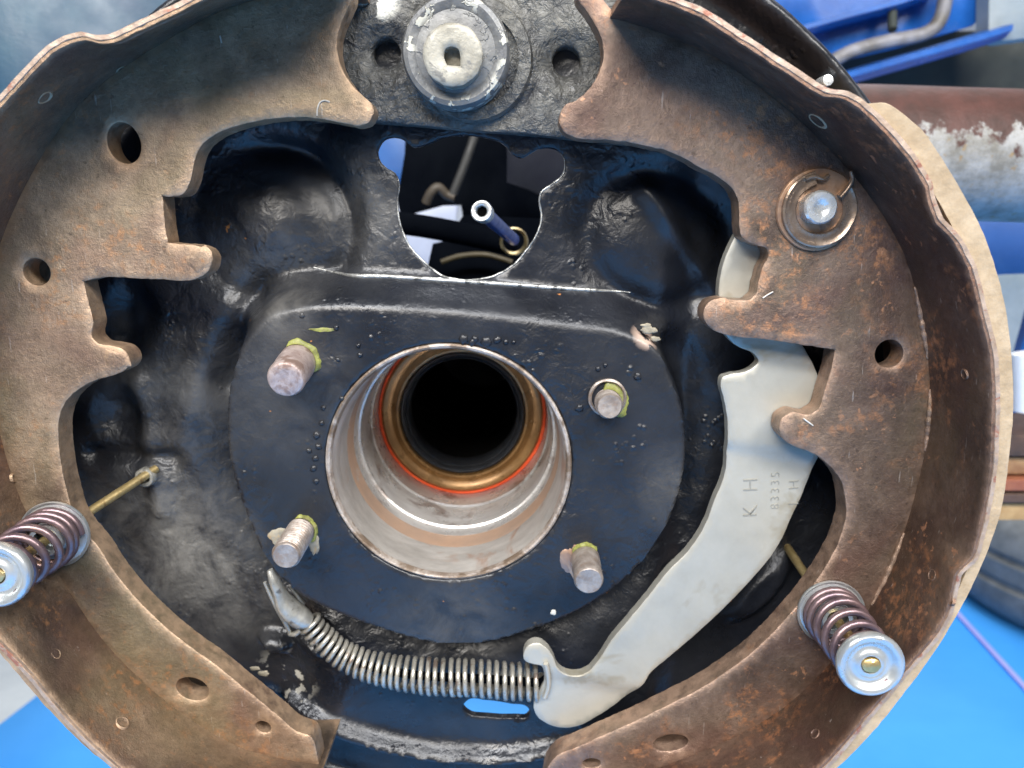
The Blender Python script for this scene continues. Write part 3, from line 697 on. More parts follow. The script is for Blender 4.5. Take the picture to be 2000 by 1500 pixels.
# rubbed front edge, a hair proud of the table
vsE = [49.5, 52.6, 53.25]
def edge_r(tis, off):
    return lambda a, k: tis(a) + off + (.0, .0, .30)[k] * (1 if off < 1 else -1)
loft_shell("table_edge", arcs(aTop, aBot, .4), edge_r(r_ti_s, .9), edge_r(r_ti_s, TT + .15), vsE, RC, MAT_RIMEDGE, rs, .14, 50, 3)
r_lo = smoothed(table_radius(R_LO, RC, 124.0, math.radians(-76), math.radians(60), False), .01)
a_l0 = math.atan2(P(1688, 192, RIMF)[1] - RC[1], P(1688, 192, RIMF)[0] - RC[0]); a_l1 = math.radians(-74)
wsL = [RIMB + 1, 10, 30, 44, 50.6, 51.6]
r_tb2 = smoothed(r_ti, .05)
def lin_in(a, k): return max(r_jn_s(a) * (1 - (wsL[k] - 25) / 28) + r_ti_b(a) * ((wsL[k] - 25) / 28) if wsL[k] > 25 else r_jn_s(a), r_ti_b(a)) + TT + .02
def lin_out(a, k):
    end = min(1.0, .30 + abs(a - a_l0) / .055)
    o = r_lo(a) - (0.5 if k == len(wsL) - 1 else 0)
    return max(lin_in(a, k) + .6, lin_in(a, k) + (o - lin_in(a, k)) * end)
loft_shell("lining", arcs(a_l0, a_l1, .4), lin_in, lin_out, wsL, RC, MAT_LINING, rs, .10, 40, 7)
webR_px = [(1128, -60), (1128, -6), (1146, 20), (1162, 45), (1176, 78), (1179, 105), (1171, 140), (1150, 174), (1125, 196), (1100, 208), (1095, 220), (1093, 238), (1101, 256), (1125, 268), (1195, 273), (1265, 285),
    (1300, 293), (1335, 308), (1370, 328), (1405, 346), (1430, 367), (1441, 388), (1444, 413), (1445, 441), (1450, 462), (1468, 474), (1498, 484, 1), (1502, 496), (1490, 524), (1482, 552), (1478, 572), (1466, 585), (1440, 586),
    (1402, 583), (1384, 590), (1375, 608), (1377, 626), (1390, 642), (1420, 654), (1490, 662), (1550, 671), (1632, 683, 1), (1625, 718), (1617, 746), (1608, 777), (1601, 798), (1587, 809), (1545, 807), (1528, 818), (1523, 837),
    (1531, 858), (1552, 872), (1580, 882), (1604, 896), (1625, 914), (1643, 938), (1651, 970), (1654, 1000), (1650, 1027), (1636, 1066), (1615, 1104), (1545, 1199), (1475, 1270), (1405, 1324), (1300, 1381), (1180, 1437), (1128, 1460), (1085, 1480), (1070, 1500), (1060, 1560, 1)]
wr = PP(webR_px, WEBF)
last = math.atan2(wr[-1][1] - RC[1], wr[-1][0] - RC[0]); first = math.atan2(wr[0][1] - RC[1], wr[0][0] - RC[0])
outer_arc = [(RC[0] + (r_jn_s(a) + .4) * math.cos(a), RC[1] + (r_jn_s(a) + .4) * math.sin(a)) for a in arcs(max(aBot, last), min(aTop, first) - .02, 1.2)]
inner = smoothline(wr, .9, closed=False, jit=.22)
webR_poly = inner + outer_arc
holesR = [circ(*P(1737, 691, WEBF), 4.15, 36), circ(*P(1310, 1452, WEBF), 5.8, 36, ry=3.1, rot=.12), circ(*P(1156, 1492, WEBF), 3.0, 28, ry=1.8), circ(*P(1610, 1181, WEBF), 3.0, 24)]
wn = lambda amp, s: (lambda x, y: WEBF + amp * np.array([noise.noise(Vector((a * .06, b * .06, s))) for a, b in zip(x, y)]))
sheet("web", webR_poly, holesR, wn(.35, 2), WEBT, MAT_R, rs, 2.6, .45, 40)
# web-to-table weld beads
for (pa, pb) in ((( 1786, 560), (1812, 700)), ((1815, 760), (1800, 880)), ((1764, 1040), (1700, 1180))):
    A_, B_ = P(*pa, WEBF), P(*pb, WEBF); n = 26; path = []
    a0 = math.atan2(A_[1] - RC[1], A_[0] - RC[0]); a1 = math.atan2(B_[1] - RC[1], B_[0] - RC[0])
    for i in range(n + 1):
        a = a0 + (a1 - a0) * i / n; r = r_jn_s(a) - .1 + .25 * noise.noise(Vector((i * .7, 1, a)))
        path.append((RC[0] + r * math.cos(a), RC[1] + r * math.sin(a), WEBF + .2 + .3 * noise.noise(Vector((i * .9, 4, a)))))
    tube("weld_bead", path, lambda t: .35 + .6 * math.sin(math.pi * t) * (1 + .3 * math.sin(t * 40)), MAT_R, tabR, 8)
def on_table(px, py, jn, ti, c):
    """find where the ray through a photo point meets the table's inside"""
    best = None
    for k in range(57):
        w_ = 25 + .5 * k; x, y = P(px, py, w_); a = math.atan2(y - c[1], x - c[0]); a2 = a if c is RC or a > 0 else a + 2 * math.pi
        t = (w_ - 25) / 28; r = jn(a2) * (1 - t) + ti(a2) * t; e = abs(math.hypot(x - c[0], y - c[1]) - r)
        if best is None or e < best[0]: best = (e, w_, (c[0] - x, c[1] - y, 0))
    return best[1], best[2]
for (px, py, r) in ((1884, 731, 1.3), (1821, 1123, 1.5), (1592, 1433, 1.4), (1858, 1175, .9)):
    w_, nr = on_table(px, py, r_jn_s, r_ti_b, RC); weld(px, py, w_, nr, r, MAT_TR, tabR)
w_, nr = on_table(1597, 236, r_jn_s, r_ti_b, RC); weld(1597, 236, w_, nr, 2.6, MAT_LINING, tabR, "rivet_dimple")

# ---- left shoe
LC = (-38.5, -56.0)
L_TI = PP([(0, 217), (35, 178), (70, 140), (105, 105), (140, 86), (171, 79), (196, 88), (222, 87), (245, 77), (297, 52), (350, 28), (395, 3), (0, 1244), (35, 1280), (70, 1318), (115, 1374), (175, 1440), (241, 1500)], RIMF)
L_JN = PP([(0, 472), (70, 332), (122, 238), (175, 185), (245, 126), (315, 91), (437, 17), (21, 917), (150, 1171), (196, 1248), (245, 1297), (301, 1353), (420, 1433), (490, 1472)], WEBF)
aT, aB = math.radians(91), math.radians(259)
l_ti = table_radius(L_TI, LC, 112, aT, aB, True); l_jn = table_radius(L_JN, LC, 118, aT, aB, True)
l_jn_s = smoothed(l_jn, .06); l_ti_s = smoothed(l_ti, .004); l_ti_b = base_r(l_ti)
ls = thing("brake_shoe", "left brake shoe, paler tan steel, with two stubby fingers pointing inward over the dished plate", "brake shoe", (LC[0], LC[1], 20), "brake shoes")
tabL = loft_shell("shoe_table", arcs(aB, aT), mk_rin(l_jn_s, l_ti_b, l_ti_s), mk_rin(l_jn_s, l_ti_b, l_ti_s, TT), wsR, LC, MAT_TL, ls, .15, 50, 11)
loft_shell("table_edge", arcs(aB, aT, .4), edge_r(l_ti_s, .9), edge_r(l_ti_s, TT + .15), vsE, LC, MAT_RIMEDGE, ls, .14, 50, 13)
wsLL = [RIMB + 1, 20, 44, 50.5, 51.8]
def linL(a, k):
    t = max(0, (wsLL[k] - 25) / 28); return max(l_jn_s(a) * (1 - t) + l_ti_b(a) * t, l_ti_b(a) if k > 1 else 0) + TT + .05
loft_shell("lining", arcs(math.radians(258.5), math.radians(172), .5), linL, lambda a, k: linL(a, k) + 1.9 + .25 * noise.noise(Vector((a * 20, k, 1))), wsLL, LC, MAT_LINING_B, ls, .2, 40, 17)
webL_px = [(690, -60), (686, -4), (669, 35), (659, 66), (658, 101), (669, 138), (685, 163), (705, 184), (722, 199), (730, 213), (727, 228), (718, 239), (701, 245), (675, 241), (640, 234), (595, 229), (525, 232), (465, 245), (420, 262), (393, 283),
    (380, 308), (375, 335), (368, 362), (355, 379), (340, 383), (317, 383, 1), (319, 410), (322, 445), (326, 474, 1), (348, 477), (385, 480), (400, 486), (410, 498), (411, 514), (404, 532), (386, 543), (300, 545), (175, 546), (162, 550, 1),
    (170, 585), (180, 630), (179, 660), (190, 671), (215, 675), (238, 682), (249, 694), (252, 708), (246, 720), (226, 731), (192, 741), (162, 754), (140, 770), (122, 793), (114, 820), (112, 847), (115, 882), (122, 928), (132, 970), (143, 1005),
    (162, 1035), (189, 1066), (224, 1120), (266, 1171), (315, 1219), (367, 1261), (420, 1300), (490, 1356), (545, 1402), (579, 1431), (606, 1440), (618, 1470), (620, 1560, 1)]
wl = PP(webL_px, WEBF)
def ang_l(p): a = math.atan2(p[1] - LC[1], p[0] - LC[0]); return a if a > 0 else a + 2 * math.pi
oa = [(LC[0] + (l_jn_s(a) + .4) * math.cos(a), LC[1] + (l_jn_s(a) + .4) * math.sin(a)) for a in arcs(min(aB - .02, ang_l(wl[-1])), max(aT + .02, ang_l(wl[0])), 1.2)]
webL_poly = smoothline(wl, .9, closed=False, jit=.18) + oa
holesL = [circ(*P(241, 279, WEBF), 4.6, 36, ry=5.6, rot=.25), circ(*P(71, 531, WEBF), 3.9, 36), circ(*P(375, 1347, WEBF), 5.4, 36, ry=3.9, rot=-.35), circ(*P(514, 1421, WEBF), 2.6, 28, ry=2.0, rot=-.5), circ(*P(123, 1033, WEBF), 3.4, 24)]
sheet("web", webL_poly, holesL, wn(.35, 8), WEBT, MAT_L, ls, 2.6, .45, 40)
for (px, py, r) in ((108, 1277, 1.5), (239, 1411, 1.8), (88, 190, 1.9), (236, 135, 1.2), (28, 933, 1.2)):
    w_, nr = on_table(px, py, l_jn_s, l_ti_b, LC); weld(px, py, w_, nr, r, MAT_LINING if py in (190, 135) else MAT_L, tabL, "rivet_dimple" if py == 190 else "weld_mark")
# ground witness pads and the turned burr
blob("rubbed_pad", 388, 506, WEBF, 3.3, MAT_L, ls, .25, 22, 4, 1.2, 1.0); blob("rubbed_pad", 228, 703, WEBF, 2.9, MAT_L, ls, .25, 22, 7, 1.3, 1.0)
MAT_SCRATCH = metal("bright_scratch", (.55, .52, .46), (.75, .72, .66), 400, (.3, .4), .4, .0001, 900)
tube("bright_scratch", bezier_path([PW(619, 226, WEBF + .1), PW(620, 212, WEBF + .2), PW(625, 200, WEBF + .2), PW(634, 196, WEBF + .2), PW(644, 199, WEBF + .1)], 6), .22, MAT_SCRATCH, ls, 6)
tube("bright_scratch", [PW(430, 70, WEBF + .1), PW(433, 84, WEBF + .1)], .2, MAT_SCRATCH, ls, 6)
tube("bright_scratch", bezier_path([PW(1490, 582, WEBF + .1), PW(1502, 574, WEBF + .15), PW(1510, 570, WEBF + .1)], 4), .22, MAT_SCRATCH, rs, 6)
tube("bright_scratch", [PW(1569, 817, WEBF + .1), PW(1588, 831, WEBF + .1)], .22, MAT_SCRATCH, rs, 6)

# ================================================================== parking brake lever
LV = 16.6
lever_px = [(1436, 462), (1424, 486), (1413, 515), (1406, 548), (1404, 580), (1406, 620), (1419, 655), (1440, 676), (1475, 693), (1482, 706), (1470, 719), (1454, 727), (1425, 732), (1411, 738), (1408, 749), (1414, 777), (1420, 810), (1422, 850),
    (1421, 893), (1420, 915), (1412, 945), (1398, 978), (1380, 1026), (1345, 1080), (1308, 1117), (1265, 1171), (1230, 1213), (1195, 1255), (1167, 1297), (1148, 1317), (1125, 1325), (1104, 1321), (1090, 1309), (1081, 1288), (1067, 1269), (1051, 1260),
    (1034, 1264), (1023, 1279), (1025, 1294), (1040, 1301), (1059, 1306), (1063, 1320), (1063, 1339), (1057, 1353), (1046, 1372), (1043, 1393), (1051, 1411), (1072, 1425), (1100, 1432), (1132, 1428), (1160, 1414), (1195, 1392), (1230, 1364), (1258, 1340),
    (1272, 1318), (1300, 1294), (1370, 1234), (1422, 1185), (1475, 1129), (1510, 1087), (1532, 1050), (1547, 1015), (1566, 975), (1577, 948), (1588, 920), (1600, 892), (1610, 850), (1612, 800), (1605, 760), (1597, 732), (1585, 705), (1572, 682),
    (1555, 655), (1570, 600), (1640, 500), (1672, 420), (1660, 365), (1610, 335), (1550, 340), (1490, 375)]
lev = thing("parking_brake_lever", "curved grey zinc plated lever behind the right shoe web, hooked at its lower end", "lever", (*P(1450, 1000, LV), LV))
def lev_h(x, y):
    x = np.asarray(x); y = np.asarray(y); pts = np.c_[x, y]
    a, b = P(1150, 1320, LV), P(1275, 1345, LV)
    # slight set at the lower bend and the fold line across the middle
    nx, ny = (b[1] - a[1]), -(b[0] - a[0]); L = math.hypot(nx, ny); s = ((x - a[0]) * nx + (y - a[1]) * ny) / L
    h = LV - 1.6 * smooth01(s / 7.0)
    a, b = P(1415, 868, LV), P(1600, 895, LV); nx, ny = (b[1] - a[1]), -(b[0] - a[0]); L = math.hypot(nx, ny); s = ((x - a[0]) * nx + (y - a[1]) * ny) / L
    h = h - 1.0 * smooth01((s + 1.5) / 4.0)
    return h
sheet("blade", smoothline(PP(lever_px, LV), .9, jit=.1), [circ(*P(1602, 408, LV), 5.2, 30)], lev_h, 4.0, MAT_LEVER, lev, 2.0, .35, 40)
tube("folded_edge", bezier_path([PW(1066, 1296, LV), PW(1070, 1315, LV - .3), PW(1071, 1340, LV - 1.2), PW(1064, 1362, LV - 1.8)], 5), .9, MAT_LEVER, lev, 10)
def lettering(txt, px, py, size, parent, mat, off=0.0, w=LV, ext=.09):
    cu = bpy.data.curves.new("text", 'FONT'); cu.body = txt; cu.size = size * MM; cu.extrude = ext * MM; cu.align_x = 'CENTER'; cu.align_y = 'CENTER'; cu.offset = off * MM; cu.space_character = 1.35
    to = bpy.data.objects.new("t", cu); C.objects.link(to); dg = bpy.context.evaluated_depsgraph_get(); me = bpy.data.meshes.new_from_object(to.evaluated_get(dg)); bpy.data.objects.remove(to)
    x, y = P(px, py, w); a = math.radians(93); o = bpy.data.objects.new("stamped_lettering", me); me.materials.clear(); me.materials.append(mat)
    for v in me.vertices:
        u, v_, e = v.co.x, v.co.y, v.co.z; v.co = Vector((u * math.cos(a) - v_ * math.sin(a), -e, u * math.sin(a) + v_ * math.cos(a))) + W(x, y, w) - parent.location
    C.objects.link(o); o.parent = parent; return o
MAT_STAMP = metal("stamped_letter_metal", (.31, .30, .255), (.375, .36, .31), 40, (.4, .5), .5, .00005, 500)
lettering("K H", 1467, 972, 6.6, lev, MAT_STAMP, -.12, LV - 1.0 + .12)
lettering("83335", 1515, 958, 3.9, lev, MAT_STAMP, -.06, LV - 1.0 + .10)
lettering("L H", 1551, 962, 4.6, lev, MAT_STAMP, -.08, LV - 1.0 + .12)

# ================================================================== pivot pin and horseshoe clip
wx, wy = P(1594, 410, WEBF)
wsh = thing("pivot_washer", "round rust-orange washer on the right shoe under the horseshoe clip", "washer", (wx, wy, WEBF))
lathe("washer", [(7.5, .1), (11.0, .1), (11.35, .5), (11.1, 1.1), (10.3, 1.3), (6, 1.1), (3, 1.1)], (wx, wy, WEBF), (0, 0, 1), MAT_WASHER, wsh, 60, 40, .15, caps=False)
clip = thing("horseshoe_clip", "oily brown horseshoe clip gripping the pivot pin, open at its upper right", "clip", (wx, wy, WEBF + 1.5))
cpts = [];
for i in range(33):
    a = math.radians(112 + 285 * i / 32); r = 8.9 + .25 * math.sin(i * .5); cpts.append((wx + .3 + r * math.cos(a), wy + .2 + r * math.sin(a) * 1.02, WEBF + 1.9 + .25 * math.sin(i * .35)))
cpts = [PW(1612, 352, WEBF + 2.2), PW(1588, 352, WEBF + 2.2)] + [Vector(p) for p in cpts[2:]] + [PW(1668, 362, WEBF + 2.6), PW(1660, 340, WEBF + 3.0)]
lathe("clip_ring", [(6.6, .2), (6.5, .9), (6.9, 1.5), (7.5, 1.35), (8.4, 1.15), (9.3, 1.4), (9.9, 1.75), (10.35, 1.5), (10.5, .9), (10.4, .2)], (wx + .2, wy + .1, WEBF + 1.0), (0, 0, 1), MAT_CLIP, clip, 60, 40, .15, arc=(math.radians(102), math.radians(398)))
tube("clip_tail", bezier_path([PW(1640, 385, WEBF + 2.0), PW(1655, 368, WEBF + 2.2), PW(1664, 350, WEBF + 2.6), PW(1661, 334, WEBF + 3.0)], 5), lambda t: 1.5 - .7 * t, MAT_CLIP, clip, 10, squash=.6)
tube("clip_tail", bezier_path([PW(1572, 350, WEBF + 2.0), PW(1590, 345, WEBF + 2.2), PW(1606, 350, WEBF + 2.2), PW(1618, 342, WEBF + 1.8)], 5), lambda t: 1.5 - .7 * t, MAT_CLIP, clip, 10, squash=.6)
pv = thing("pivot_pin", "bright silver pin head with a centre dimple inside the horseshoe clip", "pin", (*P(1602, 407, 30), 30))
lathe("pin_head", [(4.3, 12), (4.3, 29.6), (4.55, 30.2), (4.5, 31.2), (4.0, 31.8), (2.6, 31.9), (1.5, 31.5), (1.1, 31.1), (.01, 31.0)], (*P(1603, 405, 31), 0), (0, 0, 1), MAT_CHROME, pv, 40, 40, .2)

# ================================================================== hold-down springs
def hold_down(base_px, cap_px, pin_px, label, seed):
    b = PW(*base_px); c = PW(*cap_px); p0 = PW(*pin_px); d = (c - b); L = d.length; dn = d.normalized(); K = .885
    o = thing("hold_down_spring", label, "spring", tuple(b), "shoe hold-down springs")
    lathe("base_cup", [(3.2, .9), (7.6, .6), (9.4, .3), (10.1, .7), (10.3, 1.6), (10.15, 2.1), (9.7, 1.9), (9.4, 1.3), (7.2, 1.5), (5.2, 2.0), (4.9, 7.0), (4.4, 7.6), (3.3, 7.4)], tuple(b), tuple(dn), MAT_CAP, o, 56, 40, .06, caps=False)
    path = [b + d * (i / 20) for i in range(21)]
    path = [b + dn * (2.1 + (L - 3.4) * i / 20) for i in range(21)]
    T = 5.9
    def turns(s): return 1.8 * min(1, s / .18) + (T - 2.5) * max(0, min(1, (s - .18) / .74)) + .7 * max(0, (s - .92) / .08)
    cp = coil(path, lambda s: 8.0 - .9 * s, turns, 26)
    tube("coil", cp, 1.16, MAT_SPRING, o, 10)
    lathe("end_cap", [(r_ * K, h_) for r_, h_ in [(8.6, -2.6), (9.2, -2.7), (9.9, -2.2), (10.15, -1.1), (9.95, -.1), (9.3, .45), (8.3, .5), (7.5, .1), (6.9, -.7), (6.3, -1.1), (5.2, -1.15), (4.3, -.7), (3.5, -.25), (2.9, -.3), (2.5, -.9), (2.3, -2.6)]], tuple(c), tuple(dn), MAT_CAP, o, 56, 40, .05, caps=False)
    pin = tube("pin", [p0 - (b - p0).normalized() * 6, p0, p0.lerp(b, .5), b - dn * .5, b.lerp(c, .3), c + dn * -1.0], 1.45, MAT_BRASS, o, 14)
    u, v, dd = frame_of(dn)
    hd = []; fs = []
    n = 16
    for k, (rr, h) in enumerate(((2.0, -2.4), (2.55, -.5), (2.45, .25), (1.5, .55))):
        for i in range(n):
            a = 2 * math.pi * i / n; e = 1 + .14 * noise.noise(Vector((math.cos(a) * 2, math.sin(a) * 2, seed)))
            hd.append(c + u * (rr * e * math.cos(a)) + v * (rr * e * .8 * math.sin(a)) + dn * (h + .25 * noise.noise(Vector((a, rr, seed)))))
    for k in range(3):
        for i in range(n): j = (i + 1) % n; fs.append((k * n + i, k * n + j, (k + 1) * n + j, (k + 1) * n + i))
    fs.append(tuple(3 * n + i for i in range(n)))
    mk("pin_head", hd, fs, MAT_BRASS, pin, 40)
    return o
hold_down((1620, 1192, 25.4), (1702, 1300, 58.5), (1545, 1080, -4), "right shoe hold-down spring, its whole silver end cap in view", 1)
hold_down((112, 1040, 25.4), (-10, 1125, 57), (276, 934, 0), "left shoe hold-down spring cut by the photo's left edge, with a long brass pin", 2)
ey = thing("pin_hole_grommet", "small silver washer where the left brass pin leaves the black plate", "grommet", (*P(276, 936, 1), 1))
lathe("grommet_ring", [(3.3, -1), (3.3, 1.2), (2.9, 1.8), (2.2, 1.8), (1.8, 1.3), (1.8, -1)], (*P(277, 937, 0), plate_h([P(277, 937)[0]], [P(277, 937)[1]])[0]), (0, 0, 1), MAT_CABLEEND, ey, 28, 40, .2, caps=False)

# ================================================================== hand brake cable
cab = thing("brake_cable", "bare cable end with a long coiled return spring running to the lever hook", "cable", (*P(830, 1320, 8), 8))
cpath = bezier_path([PW(604, 1214, 6), PW(636, 1252, 6.5), PW(684, 1287, 7), (PW(740, 1306, 8)), PW(800, 1317, 9), PW(860, 1322, 9.5), PW(930, 1325, 10), PW(1000, 1330, 10.5), PW(1056, 1334, 11)], 10)
def cr(s): return 3.7 + 1.9 * min(1, max(0, (s - .05) / .5))
def cturn(s): return 34 * s + 2.2 * s * (1 - s)
tube("return_spring", coil(cpath, cr, cturn, 20), .82, MAT_CABLESPRING, cab, 8)
tube("cable_core", cpath + [PW(1078, 1318, 13)], 1.5, MAT_UNDER, cab, 10)
# slit cable end with two prongs
def prong(name, pts, radii, sq, mat):
    path = bezier_path(pts, 6); n = len(path) - 1
    def rad(t): f = t * (len(radii) - 1); i = min(len(radii) - 2, int(f)); return radii[i] + (radii[i + 1] - radii[i]) * (f - i)
    return tube(name, path, rad, mat, cab, 14, squash=sq)
prong("cable_ferrule", [PW(527, 1113, 12), PW(541, 1146, 12), PW(556, 1178, 10.5), PW(578, 1200, 9), PW(606, 1214, 7.5)], [1.2, 2.2, 2.7, 4.0, 4.6, 4.4, 2.6], .75, MAT_CABLEEND)
prong("retaining_finger", [PW(517, 1137, 9), PW(530, 1164, 8.5), PW(545, 1194, 8), PW(562, 1224, 7), PW(568, 1238, 6)], [.7, 1.05, 1.05, 1.1, 1.2], .8, MAT_CABLEEND)
prong("retaining_finger", [PW(566, 1146, 6), PW(578, 1160, 5.5), PW(592, 1180, 5)], [.5, 1.0, 1.3], .7, MAT_CABLEEND)
prong("crimp_fold", [PW(566, 1238, 6.5), PW(577, 1238, 7.5), PW(588, 1230, 8)], [.9, 1.2, .8], .8, MAT_CABLEEND)

# ================================================================== pipe end seen through the window
pipe = thing("vent_pipe", "small open silver pipe end on a blue stem in the black window", "pipe", (*P(938, 411, -12), -12))
pb, pt = PW(1003, 468, -95), PW(940, 412, -12)
tube("blue_stem", [pb, pb.lerp(pt, .5), pb.lerp(pt, .93)], 2.6, MAT_TUBEBLUE, pipe, 16)
lathe("pipe_mouth", [(2.6, -7), (3.4, -6), (3.6, -.8), (3.3, 0), (2.7, .1), (1.9, -.3), (1.7, -1.2), (1.6, -6)], tuple(pt), tuple((pt - pb)), MAT_CHROME, pipe, 32, 40, .05, caps=False)
lathe("mouth_shade", [(1.7, -2.0), (.01, -2.2)], tuple(pt), tuple((pt - pb)), MAT_DARK, pipe, 16, caps=False)  # near-black disc painted as the shade inside the open mouth
ring = thing("brass_ring", "dull brass ring round the far end of the blue stem", "ring", (*P(1004, 472, -96), -96))
lathe("ring_band", [(5.0, -4), (5.9, -3), (6.3, 0), (5.7, 1.2), (5.0, .4), (4.7, -3)], (*P(1004, 472, -96), -96), (.1, -.1, 1), MAT_BRASS, ring, 32, 40, caps=False)

# ================================================================== background
def flat(name, px_pts, w_, t, mat, parent=None, smooth_=False, hf=None, label=None, spacing=30):
    o = smoothline([p + ((1,) if not smooth_ and len(p) == 2 else ()) for p in PP(px_pts, w_)], 8)
    return sheet(name, o, [], (hf if hf else w_), t, mat, parent, spacing, 0.8, 40, label=label)
# floor
n = 60; vs = []; fs = []
fl = mk("floor", [(-6000, FLOOR, 4000), (6000, FLOOR, 4000), (6000, FLOOR, -5000), (-6000, FLOOR, -5000)], [(0, 1, 2, 3)], MAT_FLOOR, None, None); tag(fl, kind='structure')
wl_ = mk("wall", [(-6000, FLOOR, -3200), (6000, FLOOR, -3200), (6000, 3200, -3200), (-6000, 3200, -3200)], [(0, 1, 2, 3)], MAT_WALL, None, None); tag(wl_, kind='structure')
ga, gb = G(-20, 1434), G(60, 1372); gdir = (gb - ga).normalized()
g1 = ga - gdir * 900; g2 = ga + gdir * 640
gc = G(1985, 985); 
matp = [(g1.x, g1.z), (g2.x, g2.z), (gc.x + 900, gc.z), (gc.x + 1100, 900), (g1.x, 1500)]
bm_ = sheet("blue_floor_mat", smoothline([(a, b, 1) for a, b in matp], 60), [], 0.0, 4, MAT_MAT, None, 200, 1.5, 40)
me = bm_.data     # the sheet was drawn in plan: turn it down on to the floor
for v in me.vertices:
    x, w_, y = v.co.x, v.co.y, v.co.z; v.co = Vector((x, -y, (FLOOR + 4) * MM - w_ - 0.0))
me.flip_normals(); me.update()
tag(bm_, "smooth sky-blue sheet covering the floor below the brake", "floor mat")
l0, l1 = G(1868, 1205), G(2030, 1385); d = (l1 - l0).normalized(); nn_ = Vector((-d.z, 0, d.x)) * 4
q = [l0 - d * 120 - nn_, l0 - d * 120 + nn_, l1 + d * 500 + nn_, l1 + d * 500 - nn_]
ln = mk("floor_line", [(p.x, FLOOR + 8.4, p.z) for p in q], [(0, 1, 2, 3)], MAT_LINE, bm_, None)
# blue body side, upper right
bb = thing("blue_body_panel", "bright blue car body panel with a folded lower lip, upper right behind the brake", "car panel", (*P(1750, 60, -420), -420))
flat("panel_skin", [(1380, -260), (1460, 40), (1640, 120), (1760, 92), (1900, 50), (1930, 20), (1932, -260)], -430, 3, MAT_BLUEBODY, bb)
def fold(name, pts, w_, hh, mat, parent, depth=14):
    path = [PW(*p, w_) for p in pts]; vs = []; fs = []
    for i, p in enumerate(path):
        for k, (dy, dw) in enumerate(((hh, 0), (hh * .55, depth), (0, depth), (-hh * .5, depth * .55), (-hh * .5, -4), (hh, -6))): vs.append((p.x, p.y + dy, p.z + dw))
    m = 6
    for i in range(len(path) - 1):
        for k in range(m): k2 = (k + 1) % m; fs.append((i * m + k, i * m + k2, (i + 1) * m + k2, (i + 1) * m + k))
    fs.append(tuple(range(m))); fs.append(tuple((len(path) - 1) * m + k for k in reversed(range(m))))
    return mk(name, vs, fs, mat, parent, 25)
fold("lower_lip", [(1600, 172), (1700, 143), (1800, 115), (1880, 92), (1944, 72)], -420, 8, MAT_BLUEBODY, bb, 22)
fold("panel_crease", [(1540, 72), (1640, 44), (1740, 18), (1830, -14)], -420, 6, MAT_BLUEBODY, bb, 16)
tube("seam_bead", bezier_path([PW(1600, 135, -405), PW(1660, 102, -405), PW(1730, 82, -405), (PW(1800, 68, -405)), PW(1832, 45, -405), PW(1845, 5, -405), PW(1850, -60, -405)], 8), 5.6, MAT_SEAM, bb, 10)
tube("stub_post", [PW(1743, 14, -415), PW(1743, 58, -405)], 3.6, MAT_OLIVE, bb, 10)
gw = flat("grey_body_corner", [(1934, -200), (1932, 70), (1960, 80), (2130, 58), (2130, -200)], -410, 18, MAT_GREYWHITE, None); tag(gw, "pale grey painted box corner beside the blue panel at top right", "car part")
ub = flat("shadowed_underbody", [(1500, 60), (1500, 240), (2300, 240), (2300, -60), (1960, 60)], -520, 8, MAT_OLIVE, None); tag(ub, "underbody behind the blue lip at the upper right, its shadow painted dark olive", "car part")  # shadow below the blue panel, put into the sheet's colour
# pipe across the right
pc = P(1800, 302, -150); r_p = 31.5
pp_ = tube("axle_strut", [PW(1560, 296, -150), PW(1700, 298, -150), PW(1850, 303, -150), PW(2300, 316, -150)], r_p, MAT_PIPE, None, 48, 50); tag(pp_, "thick steel tube, dark red rust on top and flaking white below", "tube")
# blue chassis piece under the tube
b2 = thing("blue_bracket", "dull blue bracket behind the shoe lining below the thick tube", "bracket", (*P(1960, 480, -260), -260))
flat("bracket_plate", [(1780, 380), (1780, 560), (1960, 536), (2160, 530), (2160, 380)], -260, 10, metal("dull_blue_paint", (.025, .09, .28), (.05, .14, .38), 20, (.35, .5), 0, .0002, 90, seed=50), b2)  # bracket plate in a duller blue than the body panel
flat("bracket_leg", [(2040, 520), (1965, 790), (1985, 815), (2090, 540)], -300, 8, MAT_BLUEBODY, b2)
wp = flat("white_side_panel", [(1820, 520), (1820, 850), (2200, 850), (2200, 520)], -700, 20, MAT_GREYWHITE, None); tag(wp, "pale grey-white panel glimpsed past the right edge of the lining", "panel")
wc = tube("white_bush", [PW(2006, 690, -200), PW(2008, 800, -200)], 8, metal("white_plastic", (.72, .74, .76), (.8, .82, .84), 40, (.3, .4), 0, .0001, 200), None, 24, 40); tag(wc, "small white sleeve just past the widest part of the right lining", "sleeve")
lf = thing("leaf_spring", "stack of rusty brown spring leaves at the right edge above the tyre", "leaf spring", (*P(1985, 920, -240), -240))
for (y0, y1, k) in ((826, 866, 0), (870, 904, 1), (908, 930, 2), (934, 952, 0), (956, 990, 3)):
    a, b = P(1985, y0, -240), P(1985, y1, -240)
    box("leaf", (140 + 0, (a[1] + b[1]) / 2, -240 - 5 * (k % 2)), (520, abs(a[1] - b[1]) - .4, 60), [metal("dark_leaf", (.06, .04, .03), (.12, .07, .05), 60, (.5, .7), .2, .0003, 200, seed=52), MAT_LEAF,
        metal("red_leaf", (.24, .08, .045), (.36, .14, .07), 60, (.5, .7), .1, .0003, 200, seed=53), metal("ochre_leaf", (.34, .20, .08), (.50, .33, .15), 60, (.5, .7), .1, .0003, 200, seed=54)][k], lf, bev=1.2)
